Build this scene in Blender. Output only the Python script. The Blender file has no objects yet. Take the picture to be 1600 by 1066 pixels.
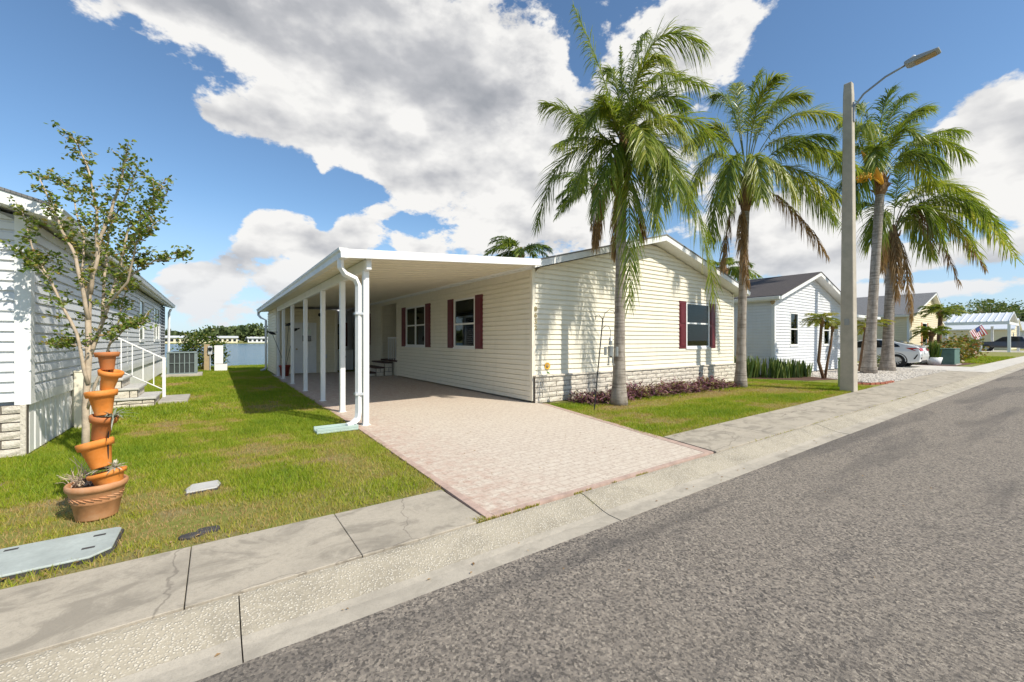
import bpy, bmesh, math, random
import numpy as np
from mathutils import Vector, Matrix, noise
random.seed(7); rng = np.random.default_rng(11)
R = math.radians
scene = bpy.context.scene
C = scene.collection

# ------------------------------------------------------------------ camera
H = 1.35; F = 651.0; CX = 800.0; CY = 532.0          # photo pixels (1600 x 1066)
YAW = math.atan((800 - 337) / F)
FW = (math.sin(YAW), math.cos(YAW)); RT = (math.cos(YAW), -math.sin(YAW))
cam = bpy.data.cameras.new('camera'); cam_o = bpy.data.objects.new('camera', cam); C.objects.link(cam_o)
cam_o.location = (0, 0, H); cam_o.rotation_euler = (R(90), 0, -YAW)
cam.sensor_fit = 'HORIZONTAL'; cam.sensor_width = 36; cam.lens = 36 * F / 1600
cam.shift_y = -(533 - CY) / 1600; cam.clip_start = 0.05; cam.clip_end = 6000
scene.camera = cam_o
cy = scene.cycles; cy.max_bounces = 6; cy.diffuse_bounces = 3; cy.glossy_bounces = 3; cy.transmission_bounces = 4; cy.transparent_max_bounces = 6

def G(px, py, z=0.0):                                  # pixel -> point on level z
    d = (H - z) * F / (py - CY); s = (px - CX) / F * d
    return (FW[0]*d + RT[0]*s, FW[1]*d + RT[1]*s, z)
def PX(px, py, d):                                     # pixel -> point at depth d
    s = (px - CX) / F * d
    return Vector((FW[0]*d + RT[0]*s, FW[1]*d + RT[1]*s, H - (py - CY) / F * d))
def atX(px, py, X):
    s = (px - CX) / F; d = X / (FW[0] + RT[0]*s)
    return (X, (FW[1] + RT[1]*s)*d, H - (py - CY)/F*d)
def atY(px, py, Y):
    s = (px - CX) / F; d = Y / (FW[1] + RT[1]*s)
    return ((FW[0] + RT[0]*s)*d, Y, H - (py - CY)/F*d)
def depth(x, y): return x*FW[0] + y*FW[1]

# ------------------------------------------------------------------ sun, sky, exposure
SUN_EL = R(44.0); SUN_H = Vector((0.37, -0.93, 0)).normalized()
sun_dir = Vector((SUN_H.x*math.cos(SUN_EL), SUN_H.y*math.cos(SUN_EL), math.sin(SUN_EL)))
sl = bpy.data.lights.new('sun', 'SUN'); sl.energy = 4.8; sl.angle = R(0.53); sl.color = (1.0, 0.935, 0.82)
so = bpy.data.objects.new('sun', sl); C.objects.link(so); so.location = (0, 0, 30)
so.rotation_euler = (-sun_dir).to_track_quat('-Z', 'Y').to_euler()
scene.view_settings.view_transform = 'Standard'; scene.view_settings.look = 'None'
scene.view_settings.exposure = 0.16; scene.view_settings.gamma = 1.0; scene.view_settings.use_curve_mapping = False

def build_world():
    w = bpy.data.worlds.new('World'); scene.world = w; w.use_nodes = True; w.cycles.sampling_method = 'MANUAL'; w.cycles.sample_map_resolution = 512
    nt = w.node_tree; nt.nodes.clear(); N = nt.nodes; L = nt.links
    def node(t, **k):
        n = N.new(t)
        for a, b in k.items(): setattr(n, a, b)
        return n
    def val(s, x):
        if isinstance(x, (int, float)): s.default_value = x
        else: L.new(x, s)
    def m(op, a, b=None, c=None, clamp=False):
        n = node('ShaderNodeMath', operation=op); n.use_clamp = clamp
        val(n.inputs[0], a)
        if b is not None: val(n.inputs[1], b)
        if c is not None: val(n.inputs[2], c)
        return n.outputs[0]
    def sstep(x, lo, hi):
        n = node('ShaderNodeMapRange', interpolation_type='SMOOTHSTEP')
        val(n.inputs[0], x); n.inputs[1].default_value = lo; n.inputs[2].default_value = hi
        return n.outputs[0]
    sky = node('ShaderNodeTexSky', sky_type='NISHITA'); sky.sun_disc = False
    sky.sun_elevation = SUN_EL; sky.sun_rotation = math.atan2(SUN_H.x, SUN_H.y)
    sky.air_density = 1.0; sky.dust_density = 0.25; sky.ozone_density = 1.6
    hs = node('ShaderNodeMixRGB', blend_type='MULTIPLY'); hs.inputs[0].default_value = 1; hs.inputs[2].default_value = (.83, .985, 1.07, 1)
    L.new(sky.outputs[0], hs.inputs[1])
    tc = node('ShaderNodeTexCoord'); sp = node('ShaderNodeSeparateXYZ'); L.new(tc.outputs['Generated'], sp.inputs[0])
    x, y, z = sp.outputs
    az = m('ARCTAN2', x, y); el = m('ARCSINE', m('MINIMUM', m('MAXIMUM', z, -1.0), 1.0))
    # clouds by compass direction and height above the horizon
    cv = node('ShaderNodeCombineXYZ'); L.new(az, cv.inputs[0]); L.new(el, cv.inputs[1])
    def blob(acc, px, py, rx, ry, wt):
        if ry > 0:
            s = (px - CX)/F; v = -(py - CY)/F
            a0 = YAW + math.atan(s); e0 = math.atan2(v, math.hypot(1, s)); ca = math.cos(math.atan(s))
            ru = rx/F*ca*ca; rv = ry/F*ca*math.cos(e0)**2
        else: a0, e0, ru, rv = px, py, rx, -ry              # given as angles
        n1 = node('ShaderNodeVectorMath', operation='SUBTRACT'); L.new(cv.outputs[0], n1.inputs[0]); n1.inputs[1].default_value = (a0, e0, 0)
        n2 = node('ShaderNodeVectorMath', operation='MULTIPLY'); L.new(n1.outputs[0], n2.inputs[0]); n2.inputs[1].default_value = (1/ru, 1/rv, 0)
        n3 = node('ShaderNodeVectorMath', operation='DOT_PRODUCT'); L.new(n2.outputs[0], n3.inputs[0]); L.new(n2.outputs[0], n3.inputs[1])
        return m('MULTIPLY_ADD', m('POWER', math.exp(-1), n3.outputs['Value']), wt, acc)
    blobs = [(560,40,280,120,.62),(280,0,260,50,.62),(130,15,70,30,.35),(720,170,210,120,.7),(830,330,190,90,.66),(370,185,90,34,.5),(560,215,110,50,.42),
             (1090,45,100,80,.62),(1000,200,160,130,.3),(640,290,60,40,.35),
             (415,345,42,34,.75),(470,372,46,40,.6),(365,395,60,40,.6),(530,400,60,34,.55),(290,438,60,34,.7),(555,362,34,30,.6),(430,440,150,24,.35),(508,336,16,30,-.5),(325,360,40,24,-.4),(600,395,24,20,-.4),(660,388,40,14,.6),(345,180,40,20,.3),
             (1540,190,90,60,.75),(1590,260,120,70,.5),(1420,330,150,34,.35),(1230,345,90,60,.7),(1290,420,130,36,.5),(1500,400,200,26,.4),(1420,455,260,16,.35),(1350,300,60,40,-.3),(1480,365,120,10,-.35),(1450,432,150,7,-.35),(1545,30,50,38,.5),(690,268,26,12,.5),(600,330,26,12,.4),(505,268,14,22,.4),
             (130,250,210,170,-.7),(330,300,150,50,-.6),(470,290,90,36,-.6),(180,120,110,50,-.5),(1350,70,200,85,-.8),(1270,200,80,80,-.7),
             (910,75,20,60,-.55),(560,300,70,26,-.3),(640,345,30,16,-.4),(40,180,100,250,-.5),(1400,270,60,30,-.4),(330,478,120,16,.35),(520,470,120,14,.3),(1480,480,200,14,-.3)]
    for k in range(9): blobs.append((1.75 + k*.52, .30 + .28*((k*37) % 5)/4, .26, -.15, .62))    # the same sort of clouds all round
    f = 0.0
    for b in blobs: f = blob(f, *b)
    vm = node('ShaderNodeVectorMath', operation='MULTIPLY'); L.new(tc.outputs['Generated'], vm.inputs[0]); vm.inputs[1].default_value = (1, 1, 1.7)
    def fbm(vec, scale, det, rough, dist=0.0):
        n = node('ShaderNodeTexNoise'); n.inputs['Scale'].default_value = scale; n.inputs['Detail'].default_value = det
        n.inputs['Roughness'].default_value = rough; n.inputs['Distortion'].default_value = dist
        L.new(vec, n.inputs['Vector']); return n.outputs['Fac']
    def offs(vec, o):
        n = node('ShaderNodeVectorMath', operation='ADD'); L.new(vec, n.inputs[0]); n.inputs[1].default_value = o; return n.outputs[0]
    v0 = vm.outputs[0]
    big = fbm(v0, 2.6, 1, .5); mid = fbm(v0, 6.0, 6, .55, .0); fine = fbm(v0, 26, 4, .64, .0); soft = fbm(v0, 4.2, 1, .5)
    def puff(vec, scale):
        n = node('ShaderNodeTexVoronoi', feature='F1'); n.inputs['Scale'].default_value = scale; n.inputs['Detail'].default_value = 1.0; n.inputs['Roughness'].default_value = .55
        n.normalize = True; L.new(vec, n.inputs['Vector']); return n.outputs['Distance']
    wv = node('ShaderNodeVectorMath', operation='MULTIPLY_ADD'); nz = node('ShaderNodeTexNoise'); nz.inputs['Scale'].default_value = 9; nz.inputs['Detail'].default_value = 1; L.new(v0, nz.inputs['Vector'])
    L.new(nz.outputs['Color'], wv.inputs[0]); wv.inputs[1].default_value = (.07, .07, .07); L.new(v0, wv.inputs[2])
    pf = puff(wv.outputs[0], 8.5)
    fld = m('ADD', f, m('MULTIPLY', m('SUBTRACT', big, .5), .7))
    fld = m('ADD', fld, m('MULTIPLY', m('SUBTRACT', mid, .5), 1.45))
    fld = m('ADD', fld, m('MULTIPLY', m('SUBTRACT', .36, pf), .42))
    fld = m('ADD', fld, m('MULTIPLY', m('SUBTRACT', fine, .5), .62))
    mask = sstep(fld, .18, .36)
    up = (sun_dir.x*.04, sun_dir.y*.04, .07)
    mid2 = fbm(offs(v0, up), 6.0, 4, .55, .0)
    core = sstep(fld, .36, .95); high = sstep(el, .30, .60)
    core = m('MULTIPLY', core, m('ADD', .30, m('MULTIPLY', high, .70)))
    rel = m('ADD', m('MULTIPLY', m('SUBTRACT', mid, mid2), 1.7), m('MULTIPLY', m('SUBTRACT', .36, pf), .75))
    lit = m('ADD', m('SUBTRACT', .88, m('MULTIPLY', core, m('ADD', .06, m('MULTIPLY', soft, .72)))), m('MULTIPLY', rel, 1.05))
    lit = m('MINIMUM', m('MAXIMUM', lit, .08), 1.0)
    cr = node('ShaderNodeValToRGB'); L.new(lit, cr.inputs[0])
    e = cr.color_ramp.elements; e[0].position = 0.1; e[0].color = (.40, .42, .46, 1); e[1].position = .97; e[1].color = (1, .99, .97, 1)
    k = e.new(.5); k.color = (.58, .59, .62, 1)
    # low clouds sit behind more air
    air = sstep(el, .22, -.02)
    mx = node('ShaderNodeMixRGB'); L.new(m('MULTIPLY', air, .38), mx.inputs[0]); L.new(cr.outputs[0], mx.inputs[1]); mx.inputs[2].default_value = (.60, .70, .84, 1)
    hz = node('ShaderNodeMixRGB'); L.new(m('MULTIPLY', sstep(el, .30, -.02), .70), hz.inputs[0]); L.new(hs.outputs[0], hz.inputs[1]); hz.inputs[2].default_value = (3.5, 4.5, 5.9, 1)
    b1 = node('ShaderNodeBackground'); L.new(hz.outputs[0], b1.inputs[0]); b1.inputs[1].default_value = 0.135
    b2 = node('ShaderNodeBackground'); L.new(mx.outputs[0], b2.inputs[0]); b2.inputs[1].default_value = 0.84
    ms = node('ShaderNodeMixShader'); L.new(mask, ms.inputs[0]); L.new(b1.outputs[0], ms.inputs[1]); L.new(b2.outputs[0], ms.inputs[2])
    out = node('ShaderNodeOutputWorld'); L.new(ms.outputs[0], out.inputs[0])
build_world()

# ------------------------------------------------------------------ materials
M = {}
class Nodes:
    def __init__(s, name):
        s.mat = bpy.data.materials.new(name); s.mat.use_nodes = True; s.nt = s.mat.node_tree
        s.b = s.nt.nodes['Principled BSDF']; s.out = s.nt.nodes['Material Output']; M[name] = s.mat
        s.tc = s.nt.nodes.new('ShaderNodeTexCoord')
    def n(s, t, **k):
        x = s.nt.nodes.new(t)
        for a, b in k.items(): setattr(x, a, b)
        return x
    def l(s, a, b): s.nt.links.new(a, b)
    def vec(s, scale=(1, 1, 1), space='Object'):
        mp = s.n('ShaderNodeMapping'); mp.inputs['Scale'].default_value = scale; s.l(s.tc.outputs[space], mp.inputs[0]); return mp.outputs[0]
    def noise(s, scale, det=4, rough=.55, vscale=(1, 1, 1), dist=0, geo=True):
        x = s.n('ShaderNodeTexNoise'); x.inputs['Scale'].default_value = scale; x.inputs['Detail'].default_value = det
        x.inputs['Roughness'].default_value = rough; x.inputs['Distortion'].default_value = dist
        mp = s.n('ShaderNodeMapping'); mp.inputs['Scale'].default_value = vscale
        if geo:
            g = s.n('ShaderNodeNewGeometry'); s.l(g.outputs['Position'], mp.inputs[0])
        else: s.l(s.tc.outputs['Object'], mp.inputs[0])
        s.l(mp.outputs[0], x.inputs['Vector']); return x.outputs['Fac']
    def voro(s, scale, vscale=(1, 1, 1), feature='F1', out='Distance'):
        x = s.n('ShaderNodeTexVoronoi', feature=feature); x.inputs['Scale'].default_value = scale
        g = s.n('ShaderNodeNewGeometry'); mp = s.n('ShaderNodeMapping'); mp.inputs['Scale'].default_value = vscale
        s.l(g.outputs['Position'], mp.inputs[0]); s.l(mp.outputs[0], x.inputs['Vector']); return x.outputs[out]
    def ramp(s, fac, stops):
        r = s.n('ShaderNodeValToRGB'); s.l(fac, r.inputs[0]); e = r.color_ramp.elements
        e[0].position, e[0].color = stops[0][0], (*stops[0][1], 1); e[1].position, e[1].color = stops[-1][0], (*stops[-1][1], 1)
        for p, c in stops[1:-1]: k = e.new(p); k.color = (*c, 1)
        return r.outputs[0]
    def mix(s, fac, a, b, mode='MIX'):
        x = s.n('ShaderNodeMixRGB', blend_type=mode)
        for i, v in ((0, fac), (1, a), (2, b)):
            if isinstance(v, (int, float)): x.inputs[i].default_value = v
            elif isinstance(v, tuple): x.inputs[i].default_value = (*v, 1)
            else: s.l(v, x.inputs[i])
        return x.outputs[0]
    def rng(s, x, lo, hi, a=0, b=1):
        r = s.n('ShaderNodeMapRange'); s.l(x, r.inputs[0])
        for i, v in enumerate((lo, hi, a, b)): r.inputs[i+1].default_value = v
        return r.outputs[0]
    def bump(s, h, strength=.3, dist=.01):
        b = s.n('ShaderNodeBump'); b.inputs['Strength'].default_value = strength; b.inputs['Distance'].default_value = dist
        s.l(h, b.inputs['Height']); s.l(b.outputs[0], s.b.inputs['Normal'])
    def col(s, c):
        if isinstance(c, tuple): s.b.inputs['Base Color'].default_value = (*c, 1)
        else: s.l(c, s.b.inputs['Base Color'])
    def rough(s, r): s.b.inputs['Roughness'].default_value = r

def simple(name, col, rough=.6, metal=0, var=.12, vs=6.0, bump=0, spec=None):
    n = Nodes(name)
    f = n.noise(vs, 5, .6); g = n.noise(vs*9, 3, .6)
    a = tuple(c*(1-var) for c in col); b = tuple(min(1, c*(1+var)) for c in col)
    c = n.mix(n.rng(g, .35, .65, 0, .25), n.ramp(f, [(.3, a), (.7, b)]), tuple(c*(1-2*var) for c in col))
    n.col(c); n.rough(rough); n.b.inputs['Metallic'].default_value = metal
    if bump: n.bump(g, bump, .004)
    if spec is not None: n.b.inputs['Specular IOR Level'].default_value = spec
    return n.mat

def siding(name, col, dirt=.10):
    n = Nodes(name)
    f = n.noise(1.3, 5, .6, (1, 1, 2.5)); st = n.noise(5, 4, .6, (1.5, 1.5, .25)); g = n.noise(60, 2, .5, (.3, .3, 2))
    c = n.mix(n.rng(f, .45, .8, 0, dirt*2), col, tuple(x*.72 for x in col))
    c = n.mix(n.rng(st, .5, .8, 0, dirt*1.6), c, (.42, .40, .30))
    n.col(c); n.rough(.5); n.bump(g, .12, .002)
siding('cream_siding', (.82, .765, .63)); siding('white_siding', (.72, .73, .745)); siding('pale_grey_siding', (.74, .75, .76)); siding('beige_siding', (.78, .68, .47))
siding('shed_siding', (.80, .72, .52))
simple('white_paint', (.82, .82, .80), .42, var=.05, vs=3)
simple('cream_paint', (.80, .74, .60), .45, var=.05)
simple('trim_weathered', (.78, .78, .76), .5, var=.10, vs=4)
simple('aluminium', (.62, .64, .66), .38, .35, .08)
simple('maroon_paint', (.125, .013, .019), .42, var=.18, vs=7)
simple('orange_shutter', (.50, .20, .05), .5)
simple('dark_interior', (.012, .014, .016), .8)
simple('blind', (.78, .86, .80), .6, var=.05)
simple('concrete_pole', (.46, .41, .33), .85, var=.12, vs=5, bump=.3)
simple('galvanised', (.30, .33, .36), .45, .5)
simple('lamp_grey', (.33, .34, .34), .5, .2)
simple('black_metal', (.025, .025, .027), .45, .3)
simple('tin', (.42, .42, .40), .35, .75, .2)
simple('ac_green', (.20, .25, .25), .5)
simple('ac_dark', (.035, .045, .045), .7)
simple('cover_green', (.40, .44, .41), .75, var=.16, vs=5)
simple('splash_green', (.42, .52, .47), .55, var=.08)
simple('cabinet_green', (.30, .38, .24), .6)
simple('box_green', (.09, .17, .14), .6)
simple('concrete_pad', (.42, .39, .34), .9, var=.14, vs=4, bump=.3)
simple('grey_stone', (.50, .49, .46), .9, var=.15, bump=.4)
simple('dark_stone', (.06, .055, .055), .8, var=.3)
simple('brown_tread', (.075, .035, .03), .6)
simple('brown_box', (.10, .075, .03), .6)
simple('appliance', (.72, .73, .74), .35, var=.03)
simple('red_plastic', (.30, .05, .03), .5)
simple('yellow_petal', (.80, .42, .02), .6); simple('green_paint', (.08, .22, .04), .6)
simple('gold', (.42, .33, .13), .45, .4)
simple('mulch', (.13, .065, .04), .95, var=.4, vs=30, bump=.6)
simple('edging_brick', (.36, .12, .07), .9, var=.25, vs=15)
simple('soil', (.09, .06, .04), .95, var=.3, vs=20)
simple('rubber', (.018, .018, .018), .8); simple('rim', (.60, .61, .62), .3, .7); simple('rim_dark', (.05, .05, .05), .5)
simple('tail_red', (.45, .01, .01), .2); simple('flag_red', (.45, .03, .05), .7, var=.05); simple('flag_white', (.80, .80, .80), .7, var=.04); simple('flag_blue', (.03, .06, .22), .7, var=.05)
simple('metal_roof', (.74, .76, .77), .4, .1, .05)
simple('tan_wood', (.40, .30, .17), .7)
simple('bark_myrtle', (.50, .40, .29), .85, var=.25, vs=14, bump=.4)
simple('pygmy_bark', (.20, .115, .06), .95, var=.4, vs=30, bump=.7)
simple('spathe', (.75, .36, .02), .6, var=.12); simple('fruit', (.80, .42, .01), .5, var=.2, vs=20)
simple('blue_tarp', (.03, .10, .35), .6)

def car_paint(name, col):
    n = Nodes(name); n.col(col); n.rough(.25); n.b.inputs['Coat Weight'].default_value = .8; n.b.inputs['Coat Roughness'].default_value = .05
car_paint('paint_white', (.80, .81, .80)); car_paint('paint_dark', (.035, .035, .045))

def glass(name, dark=(.02, .025, .03)):
    n = Nodes(name); nt = n.nt
    tr = n.n('ShaderNodeBsdfTransparent'); tr.inputs[0].default_value = (.82, .87, .86, 1)
    gl = n.n('ShaderNodeBsdfGlossy'); gl.inputs['Roughness'].default_value = .02; gl.inputs[0].default_value = (.9, .95, .95, 1)
    fr = n.n('ShaderNodeFresnel'); fr.inputs[0].default_value = 1.5
    mx = n.n('ShaderNodeMixShader'); n.l(fr.outputs[0], mx.inputs[0]); n.l(tr.outputs[0], mx.inputs[1]); n.l(gl.outputs[0], mx.inputs[2]); n.l(mx.outputs[0], n.out.inputs[0])
glass('glass')
n = Nodes('dark_glass'); n.col((.015, .018, .02)); n.rough(.06)

def mat_terracotta(name, a, b):
    n = Nodes(name); f = n.noise(7, 5, .65); g = n.noise(40, 3, .6)
    c = n.ramp(f, [(.3, tuple(x*.72 for x in a)), (.5, a), (.72, b)]); n.col(c); n.rough(.7); n.bump(g, .2, .002)
mat_terracotta('terracotta', (.70, .225, .03), (.74, .30, .08)); mat_terracotta('terracotta_old', (.50, .235, .105), (.56, .33, .19)); mat_terracotta('terracotta_stained', (.50, .16, .04), (.40, .20, .09))

def mat_brick():
    n = Nodes('split_block'); oi = n.n('ShaderNodeObjectInfo'); f = n.noise(14, 5, .65); g = n.noise(45, 4, .7)
    c = n.ramp(f, [(.3, (.56, .50, .42)), (.5, (.69, .63, .53)), (.7, (.76, .70, .60))])
    c = n.mix(n.rng(oi.outputs['Random'], 0, 1, 0, .3), c, (.50, .44, .37)); c = n.mix(n.rng(g, .5, .75, 0, .5), c, (.40, .36, .31))
    n.col(c); n.rough(.95); n.bump(g, .8, .02)
mat_brick()
simple('mortar_dark', (.10, .085, .07), .95)

def mat_shingle(name, c1, c2):
    n = Nodes(name); br = n.n('ShaderNodeTexBrick'); br.inputs['Scale'].default_value = 6; br.inputs['Color1'].default_value = (*c1, 1); br.inputs['Color2'].default_value = (*c2, 1)
    br.inputs['Mortar'].default_value = (*[x*.4 for x in c1], 1); br.inputs['Mortar Size'].default_value = .02
    g = n.n('ShaderNodeNewGeometry'); sp = n.n('ShaderNodeSeparateXYZ'); n.l(g.outputs['Position'], sp.inputs[0])
    cb = n.n('ShaderNodeCombineXYZ'); n.l(sp.outputs[1], cb.inputs[0]); n.l(sp.outputs[0], cb.inputs[1]); n.l(cb.outputs[0], br.inputs['Vector'])
    n.col(n.mix(n.rng(n.noise(30, 4, .7), .4, .7, 0, .5), br.outputs[0], tuple(x*.5 for x in c1))); n.rough(.95)
mat_shingle('shingle_brown', (.10, .085, .08), (.07, .06, .06)); mat_shingle('shingle_grey', (.22, .22, .22), (.17, .17, .17)); mat_shingle('shingle_light', (.30, .29, .28), (.24, .23, .22))

def mat_asphalt():
    n = Nodes('asphalt')
    v = n.voro(78, out='Color'); bw = n.n('ShaderNodeRGBToBW'); n.l(v, bw.inputs[0])
    v2 = n.voro(120, out='Color'); bw2 = n.n('ShaderNodeRGBToBW'); n.l(v2, bw2.inputs[0])
    sp = n.noise(66, 6, .75)
    base = n.ramp(bw.outputs[0], [(.15, (.075, .064, .054)), (.40, (.26, .222, .18)), (.72, (.37, .315, .25)), (.97, (.56, .48, .38))])
    base = n.mix(n.rng(bw2.outputs[0], .2, .8, 0, .35), base, (.20, .176, .152))
    base = n.mix(n.rng(sp, .535, .60, 0, .85), base, (.045, .042, .042))
    band = n.noise(.55, 4, .6, (.35, 2.6, 1), .6)                     # tyre-worn streaks along the road
    base = n.mix(n.rng(band, .50, .62, 0, .55), base, (.062, .057, .055))
    big = n.noise(.6, 5, .6); base = n.mix(n.rng(big, .35, .7, 0, .30), base, (.29, .245, .19))
    spot = n.noise(3.2, 6, .7); base = n.mix(n.rng(spot, .58, .70, 0, .45), base, (.07, .064, .06))
    n.col(base); n.rough(.92); h = n.mix(.5, sp, bw.outputs[0]); n.bump(h, 1.0, .02)
mat_asphalt()

def mat_concrete(name, c, agg=0, stain=.5, seed=0):
    n = Nodes(name)
    f = n.noise(1.7, 6, .62, (1, 1.6, 1)); g = n.noise(28, 4, .65); s2 = n.noise(2.2, 7, .66, (1, 1.5, 1), 1.2)
    b = n.ramp(f, [(.28, tuple(x*.74 for x in c)), (.5, c), (.75, tuple(min(1, x*1.10) for x in c))])
    b = n.mix(n.rng(s2, .50, .60, 0, stain), b, tuple(x*.45 for x in c))
    b = n.mix(n.rng(g, .45, .75, 0, .35), b, tuple(x*.62 for x in c))
    if name == 'sidewalk_concrete':
        x = n.n('ShaderNodeTexVoronoi', feature='DISTANCE_TO_EDGE'); x.inputs['Scale'].default_value = .62; g2 = n.n('ShaderNodeNewGeometry'); wn = n.n('ShaderNodeTexNoise'); wn.inputs['Scale'].default_value = 5; wn.inputs['Detail'].default_value = 5; n.l(g2.outputs['Position'], wn.inputs['Vector'])
        ad = n.n('ShaderNodeVectorMath', operation='MULTIPLY_ADD'); n.l(wn.outputs['Color'], ad.inputs[0]); ad.inputs[1].default_value = (.22, .22, 0); n.l(g2.outputs['Position'], ad.inputs[2]); n.l(ad.outputs[0], x.inputs['Vector'])
        b = n.mix(n.rng(x.outputs['Distance'], .0012, .0045, .5, 0), b, (.12, .10, .08))
    if agg:
        v = n.voro(85, out='Distance'); vc = n.voro(85, out='Color'); bw = n.n('ShaderNodeRGBToBW'); n.l(vc, bw.inputs[0])
        k = n.n('ShaderNodeMath', operation='MULTIPLY'); n.l(n.rng(v, .30, .62, 1, 0), k.inputs[0]); n.l(n.rng(bw.outputs[0], .25, .75, 0, agg), k.inputs[1])
        b = n.mix(k.outputs[0], b, (.66, .60, .49)); n.bump(n.mix(.6, g, k.outputs[0]), .8, .012)
    else:
        gr = n.noise(140, 3, .7); b = n.mix(n.rng(gr, .5, .7, 0, .4), b, tuple(x*.5 for x in c)); n.bump(n.mix(.5, g, gr), .6, .006)
    n.col(b); n.rough(.93)
mat_concrete('sidewalk_concrete', (.45, .395, .31), stain=.55); mat_concrete('kerb_concrete', (.385, .338, .255), agg=.8, stain=.3); mat_concrete('pan_concrete', (.46, .41, .33), stain=.3)
mat_concrete('drive_concrete', (.62, .58, .51), stain=.1)

def mat_driveway():
    n = Nodes('stamped_concrete')
    g = n.n('ShaderNodeNewGeometry'); mp = n.n('ShaderNodeMapping'); n.l(g.outputs['Position'], mp.inputs[0]); mp.inputs['Rotation'].default_value = (0, 0, R(0))
    wv = n.n('ShaderNodeTexNoise'); wv.inputs['Scale'].default_value = 3; n.l(g.outputs['Position'], wv.inputs['Vector'])
    ad = n.n('ShaderNodeVectorMath', operation='MULTIPLY_ADD'); n.l(wv.outputs['Color'], ad.inputs[0]); ad.inputs[1].default_value = (.06, .06, 0); n.l(mp.outputs[0], ad.inputs[2])
    br = n.n('ShaderNodeTexBrick'); n.l(ad.outputs[0], br.inputs['Vector']); br.inputs['Scale'].default_value = 1.0; br.inputs['Brick Width'].default_value = .20; br.inputs['Row Height'].default_value = .10
    br.inputs['Mortar Size'].default_value = .013; br.inputs['Mortar Smooth'].default_value = .6
    br.inputs['Color1'].default_value = (.64, .565, .465, 1); br.inputs['Color2'].default_value = (.60, .52, .425, 1); br.inputs['Mortar'].default_value = (.51, .42, .335, 1)
    f = n.noise(7, 6, .7); big = n.noise(.8, 4, .55)
    sx = n.n('ShaderNodeSeparateXYZ'); n.l(g.outputs['Position'], sx.inputs[0])
    # red colour coat survives along the edge and under the roof, bleached elsewhere
    e1 = n.rng(sx.outputs[0], 1.6, 2.8, .75, .04); e2 = n.rng(sx.outputs[1], 7.2, 10.5, 0, .6)
    ed = n.n('ShaderNodeMath', operation='MAXIMUM'); n.l(e1, ed.inputs[0]); n.l(e2, ed.inputs[1])
    k = n.n('ShaderNodeMath', operation='MULTIPLY'); n.l(ed.outputs[0], k.inputs[0]); n.l(n.rng(f, .40, .60, 0, 1), k.inputs[1])
    c = n.mix(n.rng(big, .4, .65, 0, .25), br.outputs['Color'], (.66, .59, .48))
    c = n.mix(k.outputs[0], c, (.44, .235, .17))
    c = n.mix(n.rng(n.noise(13, 5, .75, (1, 1.6, 1)), .50, .68, 0, .6), c, (.47, .38, .30))
    c = n.mix(n.rng(n.noise(9, 7, .75, (1, 1.5, 1)), .44, .64, 0, .38), c, (.64, .56, .45))
    c = n.mix(n.rng(n.noise(26, 4, .7), .53, .62, 0, .6), c, (.36, .27, .21))
    n.col(c); n.rough(.9); n.bump(n.mix(.6, br.outputs['Fac'], f), -.35, .008)
mat_driveway()
simple('red_border', (.50, .36, .29), .9, var=.22, vs=9, bump=.3)

def mat_ground():
    n = Nodes('ground_earth')
    f = n.noise(1.1, 6, .65); g = n.noise(16, 5, .7); h = n.noise(90, 3, .7)
    a = n.ramp(g, [(.3, (.15, .17, .025)), (.5, (.23, .24, .04)), (.72, (.31, .27, .085))])
    b = n.ramp(g, [(.3, (.20, .14, .07)), (.6, (.34, .25, .14)), (.8, (.42, .33, .20))])
    c = n.mix(n.rng(f, .50, .66, 0, 1), a, b); n.col(c); n.rough(.97); n.bump(h, .8, .02)
mat_ground()

def mat_leafy(name, stops, trans=.35, rough=.5, attr=True):
    """leaves: colour from the mesh's own 'tone' attribute, plus translucency"""
    n = Nodes(name)
    if attr:
        at = n.n('ShaderNodeAttribute'); at.attribute_name = 'tone'; c = n.ramp(at.outputs['Fac'], stops)
    else: c = n.ramp(n.noise(3, 3), stops)
    n.col(c); n.rough(rough); n.b.inputs['Specular IOR Level'].default_value = .4
    tl = n.n('ShaderNodeBsdfTranslucent'); br = n.mix(1, c, (1.25, 1.25, .7), 'MULTIPLY'); n.l(br, tl.inputs[0])
    mx = n.n('ShaderNodeMixShader'); mx.inputs[0].default_value = trans; n.l(n.b.outputs[0], mx.inputs[1]); n.l(tl.outputs[0], mx.inputs[2]); n.l(mx.outputs[0], n.out.inputs[0])
mat_leafy('grass', [(0, (.46, .32, .15)), (.28, (.44, .36, .10)), (.5, (.36, .395, .03)), (.75, (.25, .345, .020)), (1, (.15, .25, .014))], .40, .6)
mat_leafy('palm_leaf', [(0, (.06, .10, .016)), (.45, (.15, .215, .024)), (.8, (.29, .33, .042)), (1, (.44, .42, .09))], .42, .36)
mat_leafy('dead_leaf', [(0, (.20, .11, .045)), (.6, (.36, .23, .11)), (1, (.50, .36, .20))], .25, .8)
mat_leafy('myrtle_leaf', [(0, (.06, .11, .014)), (.5, (.15, .215, .026)), (.8, (.27, .30, .045)), (1, (.34, .17, .08))], .3, .45)
mat_leafy('purple_leaf', [(0, (.065, .02, .045)), (.55, (.20, .075, .105)), (.85, (.33, .18, .18)), (1, (.24, .22, .07))], .25, .55)
mat_leafy('snake_leaf', [(0, (.035, .07, .015)), (.45, (.09, .15, .03)), (.75, (.22, .26, .07)), (1, (.44, .43, .15))], .12, .4)
mat_leafy('bush_leaf', [(0, (.035, .07, .01)), (.5, (.085, .14, .018)), (.85, (.16, .19, .03)), (1, (.28, .22, .05))], .3, .5)
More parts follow.
